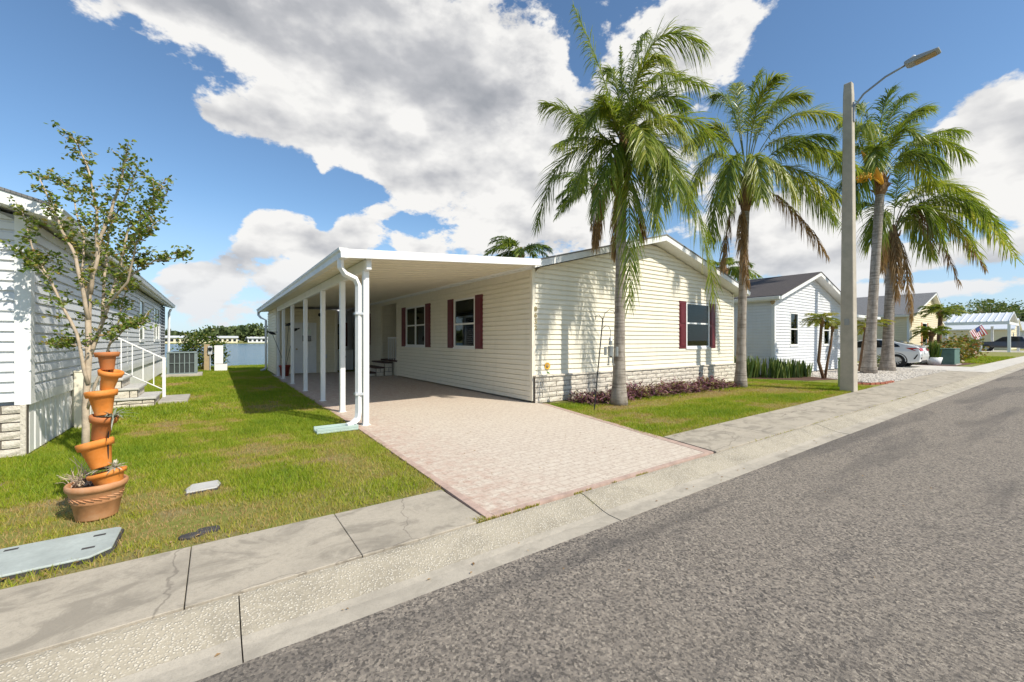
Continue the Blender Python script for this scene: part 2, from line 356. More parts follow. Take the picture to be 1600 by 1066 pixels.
mat_leafy('croton_leaf', [(0, (.06, .10, .015)), (.5, (.18, .20, .03)), (.8, (.32, .20, .05)), (1, (.34, .08, .05))], .3, .5)
mat_leafy('airplant', [(0, (.20, .25, .20)), (.5, (.36, .38, .31)), (1, (.62, .56, .46))], .2, .6)
mat_leafy('far_leaf', [(0, (.05, .075, .028)), (.5, (.095, .13, .04)), (1, (.16, .19, .06))], .2, .7)
mat_leafy('yellow_palm_leaf', [(0, (.10, .15, .02)), (.5, (.24, .28, .03)), (1, (.48, .42, .06))], .4, .45)

def mat_palm_bark():
    n = Nodes('palm_bark'); rg = n.noise(7, 4, .6, (.25, .25, 2.4)); f = n.noise(9, 5, .7, (1.2, 1.2, .5)); g = n.noise(50, 3, .6)
    c = n.ramp(f, [(.3, (.22, .185, .15)), (.55, (.36, .315, .265)), (.8, (.48, .43, .37))])
    c = n.mix(n.rng(rg, .48, .62, 0, .75), c, (.15, .12, .095)); n.col(c); n.rough(.95); n.bump(n.mix(.5, rg, g), .5, .03)
mat_palm_bark()
simple('palm_boot', (.26, .15, .07), .95, var=.4, vs=12, bump=.7)
simple('rachis', (.15, .17, .04), .6)
n = Nodes('water'); f = n.noise(.9, 6, .62, (.5, 1.5, 1)); n.col((.06, .15, .21)); n.rough(.16); n.bump(f, .9, .35)
simple('gravel_stone', (.60, .55, .48), .95, var=.25, vs=11)

# ------------------------------------------------------------------ mesh helpers
def off(p):
    v = Vector((0, 0, 0))
    while p is not None: v += p.location; p = p.parent
    return v
class MB:
    def __init__(s): s.v = []; s.f = []; s.t = []; s.mi = []
    def add(s, vs, fs, tone=None, mi=0):
        b = len(s.v); s.v += [tuple(v) for v in vs]; s.f += [tuple(i + b for i in f) for f in fs]; s.mi += [mi]*len(fs)
        if tone is not None: s.t += [tone]*len(vs) if not isinstance(tone, list) else tone
        return s
    def box(s, x0, x1, y0, y1, z0, z1, mi=0):
        x0, x1 = sorted((x0, x1)); y0, y1 = sorted((y0, y1)); z0, z1 = sorted((z0, z1))
        return s.add([(x0,y0,z0),(x1,y0,z0),(x1,y1,z0),(x0,y1,z0),(x0,y0,z1),(x1,y0,z1),(x1,y1,z1),(x0,y1,z1)],
                     [(0,3,2,1),(4,5,6,7),(0,1,5,4),(1,2,6,5),(2,3,7,6),(3,0,4,7)], mi=mi)
    def prism(s, poly, a, b, axis, mi=0):
        """closed 2-d outline pushed along an axis; outline in the other two axes (in xyz order)"""
        k = len(poly)
        def pt(p, t): return (t, p[0], p[1]) if axis == 'x' else (p[0], t, p[1]) if axis == 'y' else (p[0], p[1], t)
        vs = [pt(p, a) for p in poly] + [pt(p, b) for p in poly]
        fs = [tuple(range(k))[::-1], tuple(range(k, 2*k))] + [(i, (i+1) % k, (i+1) % k + k, i + k) for i in range(k)]
        return s.add(vs, fs, mi=mi)
    def tube(s, pts, rad, n=8, cap=True, mi=0, tone=None):
        pts = [Vector(p) for p in pts]; m = len(pts)
        if not isinstance(rad, (list, tuple)): rad = [rad]*m
        vs = []; ref = None
        for i, p in enumerate(pts):
            t = (pts[min(i+1, m-1)] - pts[max(i-1, 0)]).normalized()
            if ref is None: ref = Vector((1, 0, 0)) if abs(t.x) < .8 else Vector((0, 1, 0))
            a = t.cross(ref).normalized(); b = t.cross(a); ref = a.cross(t)
            for j in range(n):
                q = 2*math.pi*j/n; vs.append(p + (a*math.cos(q) + b*math.sin(q))*rad[i])
        fs = [(i*n+j, i*n+(j+1) % n, (i+1)*n+(j+1) % n, (i+1)*n+j) for i in range(m-1) for j in range(n)]
        if cap: fs += [tuple(range(n)), tuple(range((m-1)*n, m*n))[::-1]]
        return s.add(vs, fs, tone, mi)
    def lathe(s, prof, mat, n=24, mi=0):
        vs = []; k = len(prof)
        for r, z in prof:
            for j in range(n): q = 2*math.pi*j/n; vs.append(mat @ Vector((r*math.cos(q), r*math.sin(q), z)))
        fs = [(i*n+j, i*n+(j+1) % n, (i+1)*n+(j+1) % n, (i+1)*n+j) for i in range(k-1) for j in range(n)]
        if prof[0][0] > 1e-4: fs.append(tuple(range(n)))
        return s.add(vs, fs, mi=mi)
    def build(s, name, mat, parent=None, smooth=False, bevel=0, label=None, cat=None, group=None, kind=None):
        o3 = off(parent)
        me = bpy.data.meshes.new(name); me.from_pydata([(a-o3.x, b-o3.y, c-o3.z) for a, b, c in s.v], [], s.f)
        for mm in (mat if isinstance(mat, list) else [mat]): me.materials.append(M[mm])
        if isinstance(mat, list): me.polygons.foreach_set('material_index', s.mi)
        if s.t and len(s.t) == len(s.v):
            at = me.attributes.new('tone', 'FLOAT', 'POINT'); at.data.foreach_set('value', s.t)
        if smooth: me.polygons.foreach_set('use_smooth', [True]*len(me.polygons))
        if not s.t:
            bm = bmesh.new(); bm.from_mesh(me); bmesh.ops.recalc_face_normals(bm, faces=bm.faces)
            if bevel: bmesh.ops.bevel(bm, geom=list(bm.edges), offset=bevel, segments=1, affect='EDGES', profile=.5)
            bm.to_mesh(me); bm.free()
        o = bpy.data.objects.new(name, me); C.objects.link(o); o.parent = parent
        tag(o, label, cat, group, kind); return o
def tag(o, label=None, cat=None, group=None, kind=None):
    for k, v in (('label', label), ('category', cat), ('group', group), ('kind', kind)):
        if v: o[k] = v
    return o
def thing(name, loc, label, cat, group=None):
    o = bpy.data.objects.new(name, None); C.objects.link(o); o.location = loc; o.empty_display_size = .2
    return tag(o, label, cat, group)
def bulk(name, verts, faces, tone, mat, parent=None, **k):
    me = bpy.data.meshes.new(name); nv = len(verts); nf = len(faces); s = faces.shape[1]
    me.vertices.add(nv); me.vertices.foreach_set('co', verts.astype(np.float32).ravel())
    me.loops.add(nf*s); me.loops.foreach_set('vertex_index', faces.astype(np.int32).ravel())
    me.polygons.add(nf); me.polygons.foreach_set('loop_start', np.arange(0, nf*s, s, dtype=np.int32))
    me.update(calc_edges=True); me.validate()
    if tone is not None:
        at = me.attributes.new('tone', 'FLOAT', 'POINT'); at.data.foreach_set('value', tone.astype(np.float32))
    me.materials.append(M[mat]); o = bpy.data.objects.new(name, me); C.objects.link(o); o.parent = parent
    if parent is not None: o.location = -off(parent)
    return tag(o, **k)
def share(src, name, loc, parent, rotz=0):
    o = bpy.data.objects.new(name, src); C.objects.link(o); o.parent = parent; o.location = Vector(loc) - off(parent); o.rotation_euler.z = rotz
    return o

# ------------------------------------------------------------------ the setting
def ground():
    prof = [(-900, -.2), (-40, -.2), (3.40, -.2), (3.42, -.008), (26.3, -.008), (27.6, -.25), (29.5, -1.2), (262, -1.2), (270, .1), (900, 1.5), (3000, 2)]
    xs = [-1500, -300, -60, -20, 0, 20, 60, 120, 300, 1500]; m = MB(); k = len(xs)
    m.add([(x, y, z) for y, z in prof for x in xs], [(i*k+j, i*k+j+1, (i+1)*k+j+1, (i+1)*k+j) for i in range(len(prof)-1) for j in range(k-1)])
    m.build('ground', 'ground_earth', kind='structure')
    m = MB(); m.add([(-1500, 26.8, -.34), (1500, 26.8, -.34), (1500, 266, -.34), (-1500, 266, -.34)], [(0, 1, 2, 3)]); m.build('lake', 'water', kind='structure')
    m = MB(); m.add([(-150, 2.205, -.085), (260, 2.205, -.085), (260, -4.8, -.085), (-150, -4.8, -.085)], [(0, 1, 2, 3)]); m.build('road', 'asphalt', kind='structure')
ground()

def kerb(sign, y0, name):
    root = thing(name, (0, y0, 0), None, None); tag(root, kind='structure')
    joints = [-60, -40, -20, -8, -5.6, -2.6, .10, 2.63, 5.25, 7.9, 10.6, 13.3, 16, 18.7, 21.4, 24.1, 27, 30, 34, 38, 44, 50, 60, 80, 120, 200]
    for a, b in zip(joints, joints[1:]):
        g = .003; d = random.uniform(-.004, .004)
        tp = [(2.660, -.004), (2.650, .002), (2.61, -.002), (2.50, -.036), (2.385, -.071), (2.385, -.2), (2.660, -.2)]
        m = MB(); m.prism([(y0 + sign*(y - 2.2), z + d) for y, z in tp], a + g, b - g, 'x'); m.build('kerb_section', 'kerb_concrete', root)
        pn = [(2.383, -.070), (2.33, -.080), (2.2, -.083), (2.2, -.2), (2.383, -.2)]
        m = MB(); m.prism([(y0 + sign*(y - 2.2), z + d) for y, z in pn], a + g, b - g, 'x'); m.build('gutter_pan', 'pan_concrete', root)
kerb(1, 2.2, 'kerb'); kerb(-1, -4.8, 'kerb_across')

def sidewalk():
    root = thing('sidewalk', (0, 3, 0), None, None); tag(root, kind='structure')
    js = [-40, -20, -10, -6, -3.6, -1.9, -.13, .75, 1.665]
    for a, b in zip(js, js[1:]):
        d = random.uniform(-.004, .003); m = MB(); m.box(a+.0025, b-.0025, 2.674, 3.44 + random.uniform(-.01, .01), -.15, .002+d); m.build('slab', 'sidewalk_concrete', root, bevel=.003)
    js = [4.93, 6.6, 8.3, 10, 11.7, 13.4, 15.1, 16.8, 18.5, 21, 24, 27]
    for a, b in zip(js, js[1:]):
        d = random.uniform(-.004, .003); m = MB(); bk = 3.52 + (a-5)*.022
        m.add([(a+.006, 2.675, -.15), (b-.006, 2.675, -.15), (b-.006, bk+(b-a)*.022, -.15), (a+.006 + (.17 if a < 5 else 0), bk, -.15)] + [(a+.006, 2.675, .002+d), (b-.006, 2.675, .002+d), (b-.006, bk+(b-a)*.022, .002+d), (a+.006 + (.17 if a < 5 else 0), bk, .002+d)],
              [(0,3,2,1),(4,5,6,7),(0,1,5,4),(1,2,6,5),(2,3,7,6),(3,0,4,7)]); m.build('slab', 'sidewalk_concrete', root, bevel=.003)
    for a, b in zip([27, 31, 35, 40, 46, 54, 65, 85, 120], [31, 35, 40, 46, 54, 65, 85, 120, 200]):
        m = MB(); m.box(a+.006, b-.006, 2.675, 3.7, -.15, .002); m.build('slab', 'drive_concrete', root)
sidewalk()

def driveway():
    root = thing('driveway', (3.5, 9, 0), None, None); tag(root, kind='structure')
    def sheet(poly, z, name, mat):
        m = MB(); m.add([(x, y, z) for x, y in poly] + [(x, y, -.15) for x, y in poly], [tuple(range(len(poly)))] + [(i, (i+1) % len(poly), (i+1) % len(poly)+len(poly), i+len(poly)) for i in range(len(poly))]); m.build(name, mat, root)
    sheet([(1.74, 2.73), (4.77, 2.73), (5.65, 6.9), (5.65, 18.6), (1.84, 18.6), (1.84, 6.6)], .006, 'stamped_slab', 'stamped_concrete')
    sheet([(1.67, 2.68), (1.737, 2.68), (1.837, 6.6), (1.837, 18.6), (1.77, 18.6), (1.77, 6.6)], .010, 'border_band', 'red_border')
    sheet([(1.74, 2.68), (4.82, 2.68), (4.77, 2.727), (1.74, 2.727)], .011, 'border_band', 'red_border')
    sheet([(4.822, 2.68), (4.88, 2.68), (5.72, 6.75), (5.68, 6.9), (5.652, 6.9), (4.772, 2.727)], .009, 'border_band', 'red_border')
    m = MB(); m.box(26.6, 31.2, 2.68, 16, -.15, .0025); o = m.build('neighbour_driveway', 'drive_concrete', kind='structure')
    m = MB(); m.box(74, 86, 3.7, 16, -.15, .0025); o = m.build('far_driveway', 'drive_concrete', kind='structure')
driveway()

# ------------------------------------------------------------------ wall kit
class Wall:
    """a wall frame: u along the wall, z up, n outwards"""
    def __init__(s, face, pos): s.face = face; s.pos = pos
    def p(s, u, z, n):
        return {'-y': (u, s.pos-n, z), '+y': (u, s.pos+n, z), '-x': (s.pos-n, u, z), '+x': (s.pos+n, u, z)}[s.face]
    def box(s, m, u0, u1, z0, z1, n0, n1, mi=0):
        a = s.p(u0, z0, n0); b = s.p(u1, z1, n1); return m.box(a[0], b[0], a[1], b[1], a[2], b[2], mi)
def planks(w, root, u0, u1, z0, z1, mat, holes=(), pitch=.111, rake=None):
    """each lap board its own piece; holes = (u0,u1,z0,z1); rake(z) -> (u0,u1)"""
    k = max(1, round((z1 - z0)/pitch)); h = (z1 - z0)/k
    for i in range(k):
        a, b = z0 + i*h, z0 + (i+1)*h
        segs = [(u0, u1)]
        for (hu0, hu1, hz0, hz1) in holes:
            if hz0 < b - .3*h and hz1 > a + .3*h:
                ns = []
                for (p, q) in segs:
                    if hu1 <= p or hu0 >= q: ns.append((p, q)); continue
                    if hu0 > p: ns.append((p, hu0))
                    if hu1 < q: ns.append((hu1, q))
                segs = ns
        for (p, q) in segs:
            if q - p < .02: continue
            pa, qa, pb, qb = p, q, p, q
            if rake:
                ra, rb = rake(a), rake(b); pa, qa = max(p, ra[0]), min(q, ra[1]); pb, qb = max(p, rb[0]), min(q, rb[1])
                if qb - pb < .05: pb = qb = (pa+qa)/2
                if qa - pa < .05: continue
            m = MB(); hh = b - a; vs = []
            for fz, nn in ((0, -.004), (0, .029), (.70, .021), (.80, .001), (1, .001), (1, -.004)):
                vs += [w.p(pa + (pb-pa)*fz, a + hh*fz, nn), w.p(qa + (qb-qa)*fz, a + hh*fz, nn)]
            m.add(vs, [(2*i, 2*i+1, 2*i+3, 2*i+2) for i in range(5)] + [(0, 2, 4, 6, 8, 10), (1, 11, 9, 7, 5, 3)]); m.build('siding_plank', mat, root)
def window(w, root, u0, u1, z0, z1, frame='white_paint', mull=None, blinds=None, cross=None, fr=.045, name='window', shut=None, shut_w=.33, shut_mat='maroon_paint', glass_mat='glass'):
    m = MB()
    for a, b, c, d in ((u0, u1, z0, z0+fr), (u0, u1, z1-fr, z1), (u0, u0+fr, z0+fr, z1-fr), (u1-fr, u1, z0+fr, z1-fr)): w.box(m, a, b, c, d, -.05, .034)
    o = m.build(name, frame, root)
    if mull is not None: m = MB(); w.box(m, u0+fr, u1-fr, mull-.022, mull+.022, -.03, .024); m.build('meeting_rail', frame, o)
    if cross is not None: m = MB(); w.box(m, cross-.025, cross+.025, z0+fr, z1-fr, -.03, .028); m.build('mullion', frame, o)
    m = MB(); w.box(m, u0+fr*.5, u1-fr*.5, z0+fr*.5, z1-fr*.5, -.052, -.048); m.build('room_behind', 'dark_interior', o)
    zs = [z0+fr] + ([mull] if mull else []) + [z1-fr]
    us = [u0+fr] + ([cross] if cross else []) + [u1-fr]
    for za, zb in zip(zs, zs[1:]):
        for ua, ub in zip(us, us[1:]):
            m = MB(); w.box(m, ua, ub, za, zb, .0, .006); m.build('pane', glass_mat, o)
    if blinds:
        bl = MB(); za, zb = blinds; k = int((zb-za)/.045)
        for i in range(k):
            z = za + (i+.5)*(zb-za)/k
            a = w.p(u0+fr+.01, z-.016, -.012); b = w.p(u1-fr-.01, z-.016, -.012); c = w.p(u1-fr-.01, z+.012, -.030); d = w.p(u0+fr+.01, z+.012, -.030)
            bl.add([a, b, c, d], [(0, 1, 2, 3)])
        bl.build('blind', 'blind', o)
    m = MB(); w.box(m, u0-.02, u1+.02, z0-.05, z0-.002, -.004, .05); m.build('sill', frame, o)
    if shut:
        for s in shut:
            a, b = (u0-.012-shut_w, u0-.012) if s < 0 else (u1+.012, u1+.012+shut_w)
            m = MB(); w.box(m, a, b, z0-.03, z1+.03, .014, .036); so_ = m.build('shutter', shut_mat, root, bevel=.004)
            zm = (z0+z1)/2
            for c, d in ((z0+.04, zm-.045), (zm+.045, z1-.04)):
                for (ra, rb, rc, rd) in ((a+.05, b-.05, c, d),):
                    m = MB(); w.box(m, ra, rb, rc, rd, .037, .050); m.build('raised_panel', shut_mat, so_, bevel=.011)
    return o
def gable_roof(root, x0, x1, xr, ze, zr, y0, y1, shingle, oh=.30, trim='trim_weathered', th=.14, side_oh=.26):
    """ridge along Y; rakes facing the street"""
    sl = (zr-ze)/(xr-x0); 
    for s, xe in ((-1, x0), (1, x1)):
        s2 = (zr-ze)/abs(xr-xe); e = xe + s*side_oh; zee = ze - s2*side_oh
        m = MB(); m.prism([(e, zee+th), (xr, zr+th), (xr, zr+th+.03), (e, zee+th+.03)], y0-oh-.015, y1+oh, 'y'); m.build('roof_slope', shingle, root)
        m = MB(); m.prism([(e, zee), (xr, zr), (xr, zr+th-.003), (e, zee+th-.003)], y0-oh, y0-oh+.035, 'y'); m.build('rake_board', trim, root)
        m = MB(); m.prism([(e, zee+.005), (xr, zr+.005), (xr, zr+.02), (e, zee+.02)], y0-oh+.036, y1+oh, 'y'); m.build('soffit', 'white_paint', root)
        m = MB(); m.box(e-.004*s, e+s*.02, y0-oh+.036, y1+oh, zee-.02, zee+th); m.build('eave_fascia', trim, root)
        m = MB(); gx = e+s*.022
        m.prism([(gx, zee+th-.02), (gx+s*.10, zee+th-.02), (gx+s*.085, zee+th-.06), (gx+s*.07, zee+.02), (gx, zee+.02)], y0-oh+.04, y1+oh, 'y'); m.build('gutter', 'white_paint', root)
    return sl

bricks_mesh = {}
def brick_mesh(l, h, d, seed):
    key = (round(l, 3), h, d, seed % 4)
    if key not in bricks_mesh:
        rr = random.Random(hash(key)); m = MB(); g = .007
        xs = [-l/2+g, -l/6, l/6, l/2-g]; zs = [-h/2+g, 0, h/2-g]; vs = []
        for i, z in enumerate(zs):
            for j, x in enumerate(xs):
                e = i in (0, 2) or j in (0, 3); vs.append((x, -(d*.55 if e else d) + rr.uniform(-.006, .006), z))
        fs = [(i*4+j, i*4+j+1, (i+1)*4+j+1, (i+1)*4+j) for i in range(2) for j in range(3)]
        bk = len(vs); vs += [(xs[0], .02, zs[0]), (xs[3], .02, zs[0]), (xs[3], .02, zs[2]), (xs[0], .02, zs[2])]
        fs += [(0, bk, bk+1, 3, 2, 1), (8, 9, 10, 11, bk+2, bk+3), (0, 4, 8, bk+3, bk), (3, bk+1, bk+2, 11, 7)]
        me = bpy.data.meshes.new('block'); me.from_pydata(vs, [], fs); me.materials.append(M['split_block'])
        bm = bmesh.new(); bm.from_mesh(me); bmesh.ops.recalc_face_normals(bm, faces=bm.faces); bm.to_mesh(me); bm.free()
        bricks_mesh[key] = me
    return bricks_mesh[key]
def brick_wall(root, face, pos, u0, u1, z0, z1, rows, L=.40, d=.022, name='skirting_block'):
    h = (z1-z0)/rows; rz = {'-y': 0, '-x': -math.pi/2, '+x': math.pi/2}[face]
    w = Wall(face, pos)
    m = MB(); w.box(m, u0, u1, z0, z1-.003, -.05, -.003); m.build('mortar', 'mortar_dark', root)
    for r in range(rows):
        u = u0; first = True
        while u < u1 - .03:
            l = (L*.5 if (r % 2 and first) else L); first = False
            l = min(l, u1-u)
            if u1-(u+l) < .08: l = u1-u
            share(brick_mesh(l, h, d, random.randrange(4)), name, w.p(u+l/2, z0+(r+.5)*h, 0), root, rz); u += l

# ------------------------------------------------------------------ main house
HX0, HX1, HY0, HY1 = 5.55, 14.05, 7.05, 25.0
def main_house():
    t = thing('mobile_home', (9.8, 7.05, 0), 'cream sided mobile home with maroon shutters and pale block skirting beside carport', 'house')
    xr, ze, zr = 9.75, 2.90, 4.00
    sl0 = (zr-ze)/(xr-HX0); sl1 = (zr-ze)/(HX1-xr)
    def rake(z):
        if z <= ze: return (HX0+.06, HX1-.06)
        return (HX0+.06 + (z-ze)/sl0, HX1-.06 - (z-ze)/sl1)
    # solid core
    m = MB(); m.prism([(HX0+.06, .02), (HX1-.06, .02), (HX1-.06, ze), (xr, zr), (HX0+.06, ze)], HY0+.065, 15.18, 'y'); m.build('wall', 'cream_siding', t)
    m = MB(); m.prism([(HX0+1.2, .02), (HX1-.06, .02), (HX1-.06, ze), (xr, zr), (HX0+1.2, ze)], 15.182, 17.04, 'y'); m.build('wall', 'cream_siding', t)
    m = MB(); m.prism([(HX0+.06, .02), (HX1-.06, .02), (HX1-.06, ze), (xr, zr), (HX0+.06, ze)], 17.042, HY1, 'y'); m.build('wall', 'cream_siding', t)
    f = Wall('-y', HY0)
    wu0, wu1, wz0, wz1 = 11.29, 12.55, 1.14, 2.47
    hole = [(wu0-.0, wu1+.0, wz0, wz1)]
    planks(f, t, HX0+.06, HX1-.06, .60, zr-.06, 'cream_siding', hole, .111, rake)
    window(f, t, wu0, wu1, wz0, wz1, mull=1.86, blinds=(1.88, 2.43), shut=(-1, 1), shut_w=.34)
    s = Wall('-x', HX0)
    holes = [(9.44, 10.62, 1.16, 2.50), (12.62, 14.29, 1.16, 2.50)]
    planks(s, t, HY0+.06, 15.18, .05, 2.84, 'cream_siding', holes)
    planks(s, t, 17.06, 18.9, .05, 2.84, 'cream_siding', [])
    planks(s, t, 18.9, 22.0, .05, 2.84, 'cream_siding', [])
    window(s, t, 9.44, 10.62, 1.16, 2.50, mull=1.80, blinds=(1.83, 2.45), shut=(-1, 1), shut_w=.38)
    window(s, t, 12.62, 14.29, 1.16, 2.50, mull=1.86, cross=13.45, shut=(-1, 1), shut_w=.40)
    m = MB(); s.box(m, 18.45, 18.85, 1.16, 2.52, .02, .04); m.build('shutter', 'maroon_paint', t)
    # door recess with a landing
    rb = Wall('-x', HX0+1.19); planks(rb, t, 15.2, 17.02, .62, 2.74, 'cream_siding', [(15.6, 16.5, .6, 2.65)])
    rs = Wall('-y', 17.04); planks(rs, t, HX0+.04, HX0+1.16, .62, 2.74, 'cream_siding')
    m = MB(); m.box(HX0+1.15, HX0+1.185, 15.62, 16.48, .64, 2.64); d = m.build('door', 'white_paint', t)
    m = MB(); m.tube([(HX0+1.14, 15.72, 1.55), (HX0+1.08, 15.72, 1.55)], .03, 8); m.build('door_handle', 'gold', d)
    m = MB(); m.box(HX0-.04, HX0+1.19, 15.19, 17.03, .54, .60); m.build('landing', 'brown_tread', t)
    m = MB(); m.box(HX0+.0, HX0+1.15, 15.20, 17.02, .02, .539); m.build('landing_base', 'cream_siding', t)
    for a, b, z in ((15.19, 15.25, 1), (16.99, 17.05, 1)):
        m = MB(); m.box(HX0-.03, HX0+.05, a, b, .60, 2.84); m.build('corner_trim', 'cream_paint', t)
    m = MB(); m.box(HX0-.025, HX0+.06, HY0-.025, HY0+.06, .05, 2.90); m.build('corner_post', 'cream_paint', t)
    m = MB(); m.box(HX1-.06, HX1+.025, HY0-.025, HY0+.06, .60, 2.90); m.build('corner_post', 'cream_paint', t)
    m = MB(); m.box(HX0-.03, HX0+.05, HY0+.065, 22, 2.75, 2.88); m.build('frieze_board', 'cream_paint', t)
    brick_wall(t, '-y', HY0-.075, HX0+.01, HX1, .0, .56, 5, .40)
    m = MB(); m.box(HX0-.0, HX1+.02, HY0-.12, HY0+.0, .561, .598); m.build('skirting_cap', 'split_block', t, bevel=.006)
    gable_roof(t, HX0, HX1, xr, ze, zr, HY0, HY1, 'shingle_light', oh=.42, side_oh=.28)
    for i, ch in enumerate('8632'):
        cu = bpy.data.curves.new('digit', 'FONT'); cu.body = ch; cu.size = .145; cu.extrude = .006; cu.align_x = 'CENTER'
        o = bpy.data.objects.new('tmp', cu); C.objects.link(o); dg = bpy.context.evaluated_depsgraph_get(); me = bpy.data.meshes.new_from_object(o.evaluated_get(dg)); bpy.data.objects.remove(o)
        me.materials.clear(); me.materials.append(M['gold']); q = bpy.data.objects.new('house_number', me); C.objects.link(q); q.parent = t
        q.location = Vector((5.615, HY0-.034, 1.98 - i*.135)) - off(t); q.rotation_euler = (R(90), 0, 0)
    # vent pipe on the roof
    m = MB(); m.tube([(10.6, 10.5, 3.9), (10.6, 10.5, 4.42)], .05, 8); m.build('vent_pipe', 'galvanised', t)
    return t
main_house()

# steps to the recessed door
def house_steps():
    t = thing('door_steps', (5, 16, .0), 'block steps with dark brown treads leading to the recessed door', 'steps')
    for i in range(3):
        x0 = HX0 - .06 - .32*(3-i); x1 = HX0 - .06 - .32*(2-i); z = .18*(i+1) - .01
        m = MB(); m.box(x0+.03, x1, 15.62, 17.0, .007, z-.05); m.build('riser_base', 'split_block', t)
        brick_wall(t, '-y', 15.615, x0+.03, x1, .007, z-.052, i+1, .32, .012, 'step_block')
        m = MB(); m.box(x0-.03, x1+(.005 if i < 2 else -.0), 15.55, 17.03, z-.049, z); m.build('tread', 'brown_tread', t, bevel=.008)
    t = thing('porch_railing', (HX0+.3, 15.3, .60), 'white baluster railing across the door landing', 'railing')
    m = MB(); m.box(HX0+.02, HX0+.06, 15.26, 16.35, 1.42, 1.47); m.build('top_rail', 'white_paint', t)
    for i in range(6):
        y = 15.28 + i*.205; m = MB(); m.box(HX0+.022, HX0+.05, y, y+.026, .60, 1.419); m.build('baluster', 'white_paint', t)
house_steps()

# ------------------------------------------------------------------ carport
def carport():
    t = thing('carport', (1.94, 6.76, 0), 'white aluminium carport roof on a row of slim posts against the cream house', 'carport')
    XL, XRr, Y0, Y1 = 1.62, 5.30, 6.45, 21.6
    zl, zr_ = 2.63, 2.90
    ny = 50; h = (Y1-.1-Y0-.1)/ny
    for i in range(ny):
        a = Y0+.05+i*h
        m = MB(); prof = [(a+.004, 0), (a+.05, 0), (a+.065, -.028), (a+h-.02, -.028), (a+h-.004, 0), (a+h-.004, .05), (a+.004, .05)]
        vs = [(XL, y, zl+z) for y, z in prof] + [(XRr, y, zr_+z) for y, z in prof]; k = len(prof)
        m.add(vs, [tuple(range(k)), tuple(range(k, 2*k))] + [(j, (j+1) % k, (j+1) % k+k, j+k) for j in range(k)]); m.build('roof_panel', 'cream_paint', t)
    m = MB(); m.add([(XL-.02, Y0, zl-.05), (XRr, Y0, zr_-.05), (XRr, Y0, zr_+.08), (XL-.02, Y0, zl+.08), (XL-.02, Y0+.045, zl-.05), (XRr, Y0+.045, zr_-.05), (XRr, Y0+.045, zr_+.08), (XL-.02, Y0+.045, zl+.08)],
              [(0,1,2,3),(4,7,6,5),(0,4,5,1),(1,5,6,2),(2,6,7,3),(3,7,4,0)]); m.build('front_fascia', 'white_paint', t)
    m = MB(); gx = XL-.022
    m.prism([(gx, zl+.085), (gx-.13, zl+.085), (gx-.125, zl+.05), (gx-.105, zl+.02), (gx-.10, zl-.06), (gx, zl-.06)], Y0-.02, Y1, 'y'); m.build('gutter', 'trim_weathered', t)
    m = MB(); m.box(1.905, 1.985, Y0+.12, 18.2, 2.45, 2.62); m.build('beam', 'white_paint', t, bevel=.006)
    ys = [6.76, 8.25, 10.0, 12.2, 14.5, 16.6, 18.1]
    for y in ys:
        m = MB(); m.box(1.90, 1.99, y-.045, y+.045, .006, 2.448); m.build('post', 'white_paint', t, bevel=.004)
        m = MB(); m.box(1.88, 2.01, y-.075, y+.075, .007, .013); m.build('post_plate', 'white_paint', t)
    # front downspout: out of the gutter, back under the roof, down beside the first post
    p = [(1.535, 6.62, 2.60), (1.535, 6.62, 2.45), (1.60, 6.63, 2.36), (1.76, 6.66, 2.30), (1.81, 6.67, 2.20), (1.81, 6.67, .22), (1.79, 6.66, .13), (1.70, 6.62, .07), (1.62, 6.60, .055)]
    m = MB(); m.tube(p, .052, 4, True); m.build('downspout', 'white_paint', t, bevel=.006)
    for z in (1.75, .5): m = MB(); m.box(1.752, 1.868, 6.612, 6.728, z, z+.035); m.build('strap', 'aluminium', t)
    p = [(1.535, 21.4, 2.58), (1.535, 21.4, 2.46), (1.62, 21.3, 2.34), (1.80, 21.2, 2.24), (1.80, 21.2, .15), (1.74, 21.1, .08), (1.60, 21.0, .05)]
    m = MB(); m.tube(p, .05, 4, True); m.build('downspout', 'aluminium', t)
    return t
carport()
